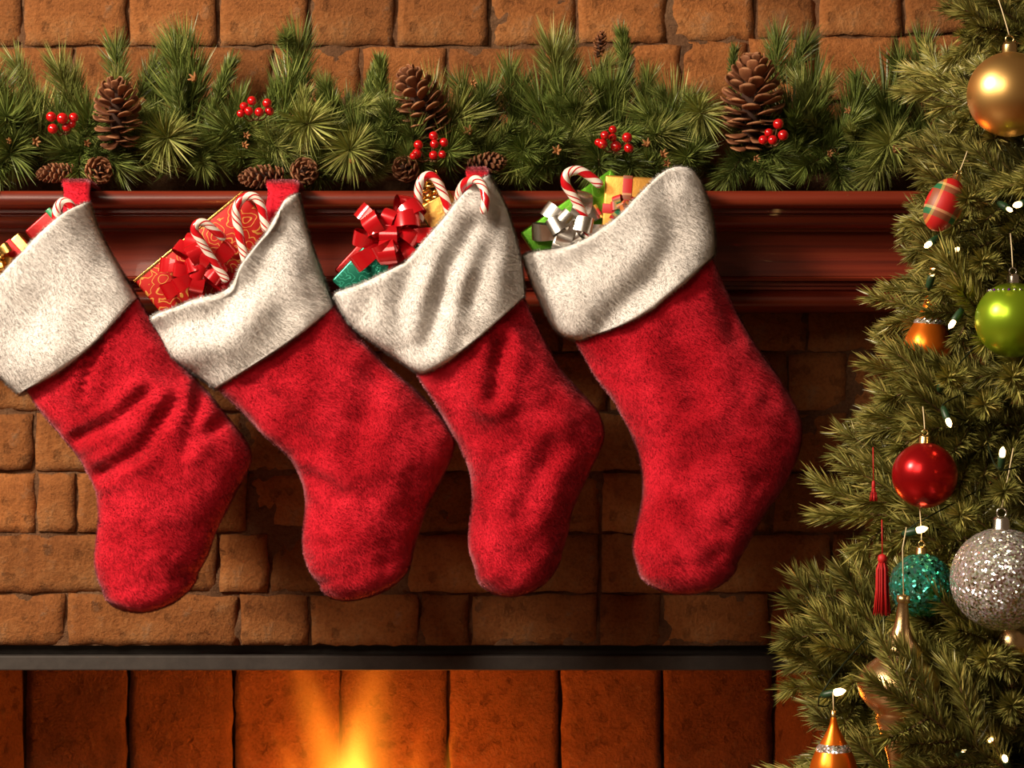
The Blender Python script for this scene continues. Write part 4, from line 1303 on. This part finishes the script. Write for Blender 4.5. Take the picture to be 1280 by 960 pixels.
def pine_cone(label, px, py, y, length_px, width_px, axis, big=True, seed=0, openess=0.5, scales=None):
    """axis: direction from stalk end to the tip"""
    rd = random.Random(seed)
    L, Rm = S(length_px, y), S(width_px, y) / 2
    R = dirmat(axis, rd.uniform(0, 6))
    o = empty('pine_cone', P(px, py, y), R)
    tag(o, label, 'pine cone', 'pine cones in the garland')
    def prof(t): return (math.sin(math.pi * min(1, (t * 0.86 + 0.10))) ** 0.7)
    n = scales or (70 if big else 60)
    mbc = MB()
    mbc.lathe([(0, -L / 2)] + [(max(Rm * 0.34 * prof(t), 0.001), -L / 2 + L * t) for t in np.linspace(0.04, 0.94, 10)] + [(0, L / 2 * 0.94)], 12)
    mbc.build('core', M['cone_dark'], o)
    ga = math.pi * (3 - math.sqrt(5))
    sw, sl = Rm * (0.56 if big else 0.6), Rm * (0.80 if big else 0.72)
    if big:
        sm = scale_mesh(sw, sl, Rm * 0.055).mesh('scale', [M['cone'], M['cone_tip']])
    joined = MB(); proto = scale_mesh(sw, sl, Rm * 0.12)
    for k in range(n):
        t = (k + 0.5) / n
        z = -L / 2 + L * (0.03 + 0.92 * t)
        r = Rm * prof(t)
        up = math.radians((-22 + 80 * t ** 1.4 if big else -8 + openess * 20 + 62 * t ** 1.6) + rd.uniform(-9, 9))
        sc = 0.62 + 0.55 * prof(t) - 0.25 * t
        base = max(0.0, r - sl * sc * math.cos(up))
        Mx = Matrix.Rotation(k * ga + rd.uniform(-.08, .08), 4, 'Z') @ Matrix.Translation((base, 0, z)) @ Matrix.Rotation(-up, 4, 'Y') @ Matrix.Rotation(rd.uniform(-.15, .15), 4, 'X') @ Matrix.Scale(sc, 4)
        if big:
            s = link('scale', sm, o); s.matrix_local = Mx
        else:
            b = joined.add([Mx @ Vector(q) for q in proto.v], [])
            joined.f += [tuple(i + b for i in f) for f in proto.f]; joined.m += proto.m
    if not big:
        js = joined.build('scales', [M['cone'], M['cone_tip']], o); js['kind'] = 'stuff'
    return o


pine_cone('open brown pine cone tucked among pale sprigs above two small low cones', 147, 143, -0.175, 82, 64, (0.02, -0.45, 1), True, 1, 0.9, 58)
pine_cone('large brown pine cone leaning in the garland above the red-bowed stocking', 528, 132, -0.150, 92, 66, (-0.45, -0.30, 1), True, 2, 0.7)
pine_cone('large dark brown pine cone standing upright beside red berries', 940, 130, -0.165, 112, 82, (0.0, -0.30, 1), True, 3, 0.75, 84)
pine_cone('small closed pine cone lying sideways, under dark bursts of needles', 70, 216, -0.175, 46, 27, (-1, -0.3, -0.15), False, 4, 0.1)
pine_cone('small pine cone showing its open end over a red hanging loop', 122, 214, -0.165, 36, 38, (0.5, -1, 0.1), False, 5, 0.5, 40)
pine_cone('small closed tan pine cone lying sideways above the scroll-patterned gift', 328, 221, -0.175, 56, 32, (-1, -0.25, -0.1), False, 6, 0.05)
pine_cone('small dark pine cone with its end showing beside a tan lying cone', 380, 215, -0.165, 36, 38, (0.2, -1, 0.1), False, 7, 0.4, 40)
pine_cone('small dark pine cone half hidden behind a tall candy cane hook', 508, 212, -0.160, 36, 36, (-0.3, -1, 0.2), False, 8, 0.4, 40)
pine_cone('small brown pine cone lying just above a red loop and candy cane', 608, 205, -0.170, 48, 31, (1, -0.3, 0.15), False, 9, 0.15)
pine_cone('tiny pale brown pine cone bud standing among tall pale needles', 750, 56, -0.090, 34, 18, (0.2, -0.2, 1), False, 10, 0.3, 40)


# ------------------------------------------------------------------ red berries
def berries(label, lst, y, seed):
    c = np.mean(lst, axis=0)
    root = empty('berry_cluster', P(c[0], c[1] + 14, y + 0.035)); tag(root, label, 'berries', 'red berry clusters in the garland')
    rd = random.Random(seed)
    for (px, py, r) in lst:
        yy = y + rd.uniform(-0.008, 0.008)
        p = P(px, py, yy) - root.location
        R = S(r, yy)
        mbk = MB()
        mbk.lathe([(0, -R)] + [(R * math.sin(a), -R * math.cos(a)) for a in np.linspace(0.2, math.pi - 0.2, 12)] + [(0, R)], 20)
        b = mbk.build('berry', M['berry'], root)
        b.matrix_local = Matrix.Translation(p) @ dirmat((rd.uniform(-.5, .5), -1, rd.uniform(-.5, .5))).to_4x4()
        e = MB(); e.lathe([(0, R * 1.01)] + [(R * 0.12, R * 1.0), (R * 0.14, R * 0.9)], 8); e.build('berry_end', M['berry_end'], b)
        s = MB(); s.tube(catmull([(0, 0, 0), tuple(p * 0.5 + Vector((0, 0.010, -0.004))), tuple(p + Vector((0, R * 0.6, 0)))], 7), 0.0009, 6); s.build('stalk', M['twig'], root)


berries('cluster of red berries beside the open pine cone over the gold and red boxes', [(64, 146, 6.5), (78, 148, 7.2), (92, 147, 6.2), (66, 161, 6.5), (83, 159, 5.6), (90, 155, 5)], -0.215, 1)
berries('cluster of seven red berries above the small tan cone', [(315, 126, 6), (334, 129, 6), (305, 133, 5.5), (311, 139, 5.8), (324, 140, 5.8), (337, 139, 5.8), (301, 142, 5)], -0.205, 2)
berries('spread cluster of red berries below the leaning pine cone', [(542, 170, 6), (523, 181, 6), (543, 180, 5.6), (555, 178, 5.8), (521, 192, 6.2), (517, 195, 5), (542, 194, 5.8), (553, 193, 5)], -0.205, 3)
berries('cluster of red berries above the curling candy cane', [(766, 162, 5.2), (756, 169, 5.6), (766, 172, 5.2), (753, 180, 6.4), (784, 172, 6.6), (770, 183, 7), (786, 185, 6.2), (748, 178, 5)], -0.215, 4)
berries('cluster of red berries against the upright dark pine cone', [(973, 155, 6.8), (961, 166, 5.6), (979, 169, 6.8), (954, 175, 6), (966, 175, 6.2)], -0.225, 5)

# ------------------------------------------------------------------ christmas tree
TAX, TY = P(1425, 0, -0.66).x, -0.66
tree = empty('christmas_tree', (TAX, TY, 0.0)); tag(tree, 'green fir christmas tree decorated with baubles and small lights', 'christmas tree')
mb = MB(); mb.tube([(0, 0, 0.02), (0.004, 0, 0.6), (-0.003, 0, 1.2), (0, 0, 1.8), (0, 0, 2.2)], [0.035, 0.03, 0.022, 0.014, 0.004], 14); mb.build('trunk', M['bark'], tree)
for k in range(4):
    mb = MB(); a = k * math.pi / 2 + 0.4
    mb.tube([(0.03 * math.cos(a), 0.03 * math.sin(a), 0.10), (0.10 * math.cos(a), 0.10 * math.sin(a), 0.08), (0.17 * math.cos(a), 0.17 * math.sin(a), 0.0)], 0.010, 8); mb.build('stand_leg', M['iron'], tree)


def branch_stems(seed, L=0.2, ntw=7):
    rd = random.Random(seed)
    main = curved(L, 12, rd.uniform(-.1, .1), rd.uniform(-.12, .05))
    st = [main[2:]]
    for k in range(ntw):
        f = 0.16 + 0.70 * k / ntw
        p = np.array([np.interp(f * L, main[:, 2], main[:, q]) for q in range(3)])
        sd = 1 if k % 2 else -1
        l = L * (0.46 - 0.26 * f) * rd.uniform(0.8, 1.2)
        a = math.radians(rd.uniform(36, 56))
        d = np.array([sd * math.sin(a), rd.uniform(-0.22, 0.22), math.cos(a)])
        t = np.linspace(0, 1, 6)[:, None]
        st.append(p + d * t * l + np.array([0, 0, 1]) * (t ** 2) * l * 0.18)
    return st, main


BR = []
for i in range(5):
    st, main = branch_stems(60 + i)
    BR.append(needles_mesh('branch', st, M['fir'], 70 + i, 4300, 0.0225, 0.0015, 42, 0.05, 0.0016, curve=0.10))
TW = []
for i in range(3):
    TW.append(needles_mesh('twig', [curved(0.10, 8, random.uniform(-.12, .12), random.uniform(-.12, .12))], M['fir'], 90 + i, 5200, 0.0225, 0.0015, 44, 0.08, 0.0016))
BR_L, TW_L = 0.215, 0.115


def branch(base, tip, kind='b', roll=None, flat=True):
    base, tip = Vector(base), Vector(tip)
    d = tip - base
    o = link('branch', random.choice(BR if kind == 'b' else TW), tree)
    s = d.length / (BR_L if kind == 'b' else TW_L)
    dn = d.normalized()
    # roll so that side twigs spread in a plane seen from the camera and partly from above
    nrm = Vector((0, -0.8, 0.6)) if roll is None else Vector(roll)
    xax = nrm.cross(dn)
    if xax.length < 1e-3: xax = Vector((1, 0, 0))
    xax.normalize(); yax = dn.cross(xax)
    R = Matrix((xax, yax, dn)).transposed()
    # keep needle length about constant: shrink width less than length
    o.matrix_local = Matrix.Translation(base - tree.location) @ R.to_4x4() @ Matrix.Diagonal((min(1.15, 0.45 + 0.55 * s), min(1.15, 0.45 + 0.55 * s), s, 1))
    return o


# visible boughs: (base px, tip px, y base, y tip, kind)
TB = [
    (1320, 60, 1178, 2, -.72, -.80, 'b'), (1330, 50, 1215, 30, -.75, -.86, 'b'), (1310, 125, 1118, 86, -.66, -.55, 'b'), (1290, 115, 1150, 60, -.62, -.50, 'b'), (1300, 110, 1185, 130, -.70, -.72, 'b'),
    (1340, 215, 1143, 172, -.68, -.66, 'b'), (1340, 225, 1130, 205, -.70, -.74, 'b'), (1330, 260, 1160, 225, -.72, -.82, 'b'), (1320, 280, 1120, 268, -.66, -.64, 'b'),
    (1330, 300, 1150, 292, -.72, -.82, 'b'), (1310, 320, 1116, 326, -.66, -.66, 'b'), (1320, 350, 1165, 330, -.72, -.84, 'b'), (1290, 350, 1104, 402, -.66, -.70, 'b'), (1310, 400, 1150, 385, -.7, -.78, 'b'),
    (1310, 500, 1198, 345, -.76, -.95, 'b'), (1290, 520, 1072, 446, -.68, -.70, 'b'), (1300, 500, 1120, 470, -.7, -.82, 'b'), (1290, 560, 1078, 512, -.68, -.72, 'b'), (1310, 540, 1150, 500, -.72, -.88, 'b'),
    (1270, 575, 1032, 566, -.68, -.68, 'b'), (1260, 590, 1060, 545, -.64, -.60, 'b'), (1290, 560, 1155, 552, -.75, -.90, 'b'), (1290, 640, 1012, 650, -.70, -.74, 'b'), (1300, 630, 1070, 620, -.72, -.80, 'b'), (1290, 660, 1130, 668, -.74, -.86, 'b'),
    (1200, 830, 1036, 712, -.68, -.72, 'b'), (1180, 850, 974, 742, -.72, -.80, 'b'), (1170, 880, 972, 808, -.72, -.80, 'b'), (1190, 850, 1020, 800, -.74, -.86, 'b'), (1170, 900, 1010, 862, -.72, -.82, 'b'),
    (1290, 985, 1086, 838, -.98, -1.04, 'b'), (1310, 830, 1150, 775, -.76, -.92, 'b'), (1320, 820, 1200, 790, -.78, -.96, 'b'), (1300, 900, 1165, 850, -.76, -.95, 'b'), (1260, 960, 1040, 940, -.72, -.82, 'b'), (1250, 1000, 1075, 968, -.76, -.90, 'b'),
    (1310, 960, 1150, 905, -.78, -.98, 'b'), (1310, 700, 1120, 700, -.66, -.66, 'b'), (1300, 760, 1110, 752, -.66, -.66, 'b'),
]
for x0, y0, x1, y1, d0, d1, kd in TB:
    branch(P(x0, y0, d0), P(x1, y1, d1), kd)
# short tips pointing at the viewer
for (x, yv, dx, dy, y0) in ((1255, 612, 4, -6, -.90), (1262, 885, 2, 4, -.95), (1225, 250, -20, 6, -.86), (1240, 330, -18, 4, -.88), (1200, 470, -20, 10, -.86), (1240, 500, -10, 12, -.90), (1215, 640, -16, 10, -.88),
                            (1180, 905, -12, 14, -.90), (1240, 820, -10, 12, -.96), (1120, 880, -14, 16, -.86), (1250, 160, -6, 20, -.86), (1270, 470, -8, 10, -.92), (1265, 560, 2, 12, -.86)):
    branch(P(x, yv, y0), P(x + dx, yv + dy, y0 - 0.10), 't')
# the rest of the crown: whorls all round the trunk
rt = random.Random(21)
for k in range(210):
    z = 0.42 + (2.10 - 0.42) * (k + rt.random()) / 210
    apex = 2.22
    R = (apex - z) * 0.285
    a = k * 2.39996 + rt.uniform(-.3, .3)
    ca, sa = math.cos(a), math.sin(a)
    if sa > 0.25 and z > 0.9 and ca < 0.2: R *= 0.72      # pressed in where the tree meets the mantel
    r0 = R * rt.uniform(0.15, 0.40)
    tipv = Vector((TAX + R * rt.uniform(0.80, 0.92) * ca, TY + R * rt.uniform(0.80, 0.92) * sa, z - 0.03 + rt.uniform(-.03, .03)))
    if tipv.y > -0.30: tipv.y = -0.30
    basev = Vector((TAX + r0 * ca, TY + r0 * sa, z + 0.03))
    branch(basev, tipv, 'b', roll=(0.3 * ca, 0.3 * sa, 1))


# ------------------------------------------------------------------ ornaments
def ornament_root(name, label, px, py, y, cat, tilt=None):
    o = empty(name, P(px, py, y), tilt)
    tag(o, label, cat, 'ornaments on the christmas tree')
    return o


def ball_profile(R, n=24):
    return [(0, -R)] + [(R * math.sin(a), -R * math.cos(a)) for a in np.linspace(0.08, math.pi - 0.08, n)] + [(0, R)]


def cap_and_hook(o, R, capm, hook=0.03, cr=None, lean=0.0):
    cr = cr or R * 0.17
    m1 = MB(); h = cr * 1.3
    prof = [(cr * 1.1, R * 0.975), (cr * 1.05, R * 0.985), (cr, R + h * 0.7), (cr * 0.85, R + h), (0, R + h)]
    m1.lathe(prof, 18)
    c = m1.build('cap', capm, o)
    m2 = MB()
    pts = [(cr * 0.55 * math.cos(a), 0, R + h + cr * 0.45 + cr * 0.55 * math.sin(a)) for a in np.linspace(-math.pi / 2, 1.5 * math.pi, 18)]
    m2.tube(pts, cr * 0.10, 6); m2.build('ring', capm, c)
    m3 = MB(); m3.tube(catmull([(0, 0, R + h + cr * 0.9), (lean * 0.5, 0.004, R + h + cr + hook * 0.5), (lean, 0.010, R + h + cr + hook)], 8), 0.0005, 5); m3.build('hook', M['thread'], c)


def bauble(label, px, py, y, rpx, m, capm, hook=0.03, tilt=None, lean=0.0, bumps=0):
    o = ornament_root('bauble', label, px, py, y, 'ornament', tilt)
    R = S(rpx, y)
    mb = MB(); mb.lathe(ball_profile(R, 36 if bumps else 26), 56)
    if bumps:
        mb.v = [tuple(Vector(p) * (1 + bumps * noise.noise(Vector(p) * 220))) for p in mb.v]
    mb.build('ball', m, o)
    cap_and_hook(o, R, capm, hook, lean=lean)
    return o


bauble('large satin gold ball ornament', 1262, 118, -0.96, 53, M['gold_satin'], M['gold_cap'], 0.04, lean=-0.01)
gb = bauble('lime green satin ball ornament with jewelled band', 1266, 400, -0.95, 47, M['green_ball'], M['silver_cap'], 0.03)
Rg = S(47, -0.95)
for k in range(26):
    a = 2 * math.pi * k / 26
    mb = MB(); mb.lathe([(0, -0.0016), (0.0016, 0), (0, 0.0016)], 6)
    j = mb.build('jewel', M['silver'] if k % 3 else simple('amethyst' + str(k), (0.2, 0.02, 0.4), 0.15, 0.6), gb)
    j.location = (Rg * 0.62 * math.cos(a), Rg * 0.62 * math.sin(a), Rg * 0.785)
bauble('shiny red ball ornament', 1156, 594, -0.90, 41, M['red_ball'], M['gold_cap'], 0.02)
bauble('large silver glitter ball ornament', 1252, 724, -0.98, 64, M['silver_glitter'], M['silver_cap'], 0.05, lean=0.012, bumps=0.012)
bauble('teal tinsel ball ornament hanging beside a red tassel', 1152, 732, -0.90, 40, M['teal_glitter'], M['gold_cap'], 0.03, bumps=0.06)
bauble('small round champagne ornament half hidden below the silver glitter ball', 1268, 805, -0.90, 22, M['champagne'], M['gold_cap'], 0.02)

# champagne finial with slender neck, round bulb and spike
o = ornament_root('finial_ornament', 'long champagne gold finial ornament with slender neck and round bulb', 1124, 850, -0.955, 'ornament', Matrix.Rotation(math.radians(3), 3, 'Y'))
k1 = S(1, -0.955)
pr = [(0, 104), (7, 104), (7.5, 100), (6.5, 96), (8, 80), (10, 66), (16, 52), (24, 44), (27, 36), (24, 30), (30, 26), (42, 16), (50, 2), (52, -8), (48, -22), (38, -34), (30, -40), (26, -45), (27, -50), (22, -64), (15, -82), (9, -100), (4, -122), (0, -130)]
mb = MB(); mb.lathe([(r * k1, z * k1) for r, z in reversed(pr)], 40); mb.build('body', M['champagne'], o)
mb = MB(); mb.lathe([(7.9 * k1, 97 * k1), (8.4 * k1, 100 * k1), (8.4 * k1, 106 * k1), (0, 107 * k1)], 18); mb.build('cap', M['gold_cap'], o)
mb = MB(); mb.tube([(0, 0, 106 * k1), (-0.003, 0, 0.112), (0, 0.004, 0.130)], 0.0005, 5); mb.build('thread', M['thread'], o)


def drop(label, px, py, y, prof, m, bandz=None, tilt=None, sc=1.0):
    o = ornament_root('teardrop_ornament', label, px, py, y, 'ornament', tilt)
    k = S(1, y)
    q = catmull([(r, z) for r, z in reversed(prof)], 40)
    mbd = MB(); mbd.lathe([(max(0.0, r) * k if 0 < i < 39 else 0, z * k) for i, (r, z) in enumerate(q)], 36); mbd.build('body', m, o)
    top = prof[0][1]
    if bandz:
        for (z, h) in bandz:
            mb2 = MB()
            def rad(zz): return float(np.interp(zz, q[:, 1], q[:, 0]))
            mb2.lathe([((rad(z - h) + 0.1) * k, (z - h) * k), ((rad(z) + 1.4) * k, z * k), ((rad(z + h) + 0.1) * k, (z + h) * k)], 36)
            mb2.build('glitter_band', M['silver_glitter'], o)
    mb3 = MB(); mb3.lathe([(3.2 * k, (top - 5) * k), (3.4 * k, (top + 4) * k), (0, (top + 5) * k)], 14); mb3.build('cap', M['gold_cap'], o)
    mb4 = MB(); mb4.tube([(0, 0, (top + 4) * k), (0, 0.004, (top + 26) * k)], 0.0005, 5); mb4.build('thread', M['thread'], o)
    return o


drop('orange satin teardrop ornament with silver glitter band below a lit bulb', 1042, 958, -0.93, [(0, 66), (3, 62), (6, 50), (14, 34), (24, 16), (30, -4), (27, -26), (14, -44), (0, -50)], M['orange_ball'], [(24, 4.5)])
drop('orange teardrop ornament deep among the boughs beside the green ball', 1160, 428, -0.72, [(0, 96), (4, 92), (7, 70), (9, 48), (18, 26), (28, 6), (30, -10), (22, -28), (0, -38)], M['orange_ball'], [(26, 3)], Matrix.Rotation(math.radians(4), 3, 'Y'))
# plaid ball
o = ornament_root('bauble', 'red and green plaid fabric ball ornament among the boughs', 1180, 256, -0.86, 'ornament', Matrix.Rotation(math.radians(25), 3, 'Y'))
mb = MB(); mb.lathe([(r * 0.8, z * 1.2) for r, z in ball_profile(S(28, -0.76))], 36); mb.build('ball', M['plaid'], o); cap_and_hook(o, S(33, -0.76), M['gold_cap'], 0.02, cr=0.004)


def tassel(label, px, py, y, lpx, rpx, seed):
    o = ornament_root('tassel', label, px, py, y, 'tassel'); k = S(1, y); rd = random.Random(seed)
    m1 = MB(); m1.lathe([(0, 0), (rpx * 0.5 * k, -2 * k), (rpx * 0.62 * k, -7 * k), (rpx * 0.45 * k, -12 * k), (0, -13 * k)], 12); m1.build('knot', M['red_thread'], o)
    m2 = MB()
    for i in range(60):
        a, r = rd.uniform(0, 6.28), rpx * math.sqrt(rd.random())
        x, yy = r * math.cos(a), r * math.sin(a)
        m2.tube([(x * .3 * k, yy * .3 * k, -8 * k), (x * .75 * k, yy * .75 * k, -20 * k), (x * .8 * k, yy * .8 * k, -lpx * .6 * k), (x * 1.1 * k, yy * 1.1 * k, -lpx * rd.uniform(.93, 1.03) * k)], 0.0006, 4)
    m2.build('fringe', M['red_thread'], o)['kind'] = 'stuff'
    m3 = MB(); m3.tube([(0, 0, 0), (0, 0.003, 0.03)], 0.0006, 5); m3.build('cord', M['red_thread'], o)


tassel('long red thread tassel hanging beside the teal ball', 1103, 692, -0.86, 76, 10, 1)
tassel('small red thread tassel hanging from a bough above the long one', 1092, 600, -0.80, 26, 4, 2)

# ------------------------------------------------------------------ string of small lights
lights = empty('light_string', P(1240, 560, -0.8)); tag(lights, 'string of small warm white lights wound round the tree', 'string lights')
BUL = [(1160, 306, -.84, 4.5, (-.6, -.5, -.4)), (1196, 312, -.86, 3.5, (.3, -.8, .3)), (1190, 405, -.93, 4.5, (-.6, -.3, -.8)), (1166, 340, -.80, 4, (.2, -.5, 1)), (1186, 528, -.92, 4.5, (.2, -.6, -.8)), (1253, 566, -1.0, 5.0, (0, -.5, 1)), (1151, 662, -.90, 5.5, (1, -.5, .3)),
       (1048, 865, -.88, 6, (1, -.6, .3)), (1272, 256, -.92, 5, (-.8, -.6, -.2)), (1256, 948, -1.0, 4.5, (-.3, -.6, .6)), (1238, 925, -.98, 3.5, (.4, -.8, .4)), (1262, 262, -.86, 3.5, (.4, -.8, -.4)), (1178, 476, -.86, 3, (0, -.8, .5)), (1205, 938, -.98, 3, (.2, -.8, .4))]
for i, (px, py, yy, r, d) in enumerate(BUL):
    k = S(1, yy)
    p = P(px, py, yy) - lights.location
    mb = MB(); mb.lathe([(0, 9 * r / 5 * k), (r * .35 * k, 7 * r / 5 * k), (r * .75 * k, 3 * r / 5 * k), (r * .8 * k, -2 * r / 5 * k), (r * .6 * k, -6 * r / 5 * k), (0, -6.5 * r / 5 * k)][::-1], 14)
    b = mb.build('bulb', M['bulb'], lights); b.matrix_local = Matrix.Translation(p) @ dirmat(d).to_4x4()
    mb = MB(); mb.lathe([(0, -24 * k), (3.2 * k, -24 * k), (4.6 * k, -18 * k), (5 * k, -6 * k), (4.4 * k, -5 * k), (0, -5 * k)], 12); mb.build('socket', M['socket'], b)
order = sorted(range(len(BUL)), key=lambda i: BUL[i][1])
pts = []
for i in order:
    px, py, yy, r, d = BUL[i]
    dn = Vector(d).normalized()
    pts.append(tuple(P(px, py, yy) - dn * S(24, yy) - lights.location + Vector((0.0, 0.006, 0))))
    pts.append(tuple(P(px + 40, py + 10, yy + 0.14) - lights.location))
mb = MB(); mb.tube([Vector(q) for q in catmull(pts, 160)], 0.0008, 6); mb.build('wire', M['wire'], lights)
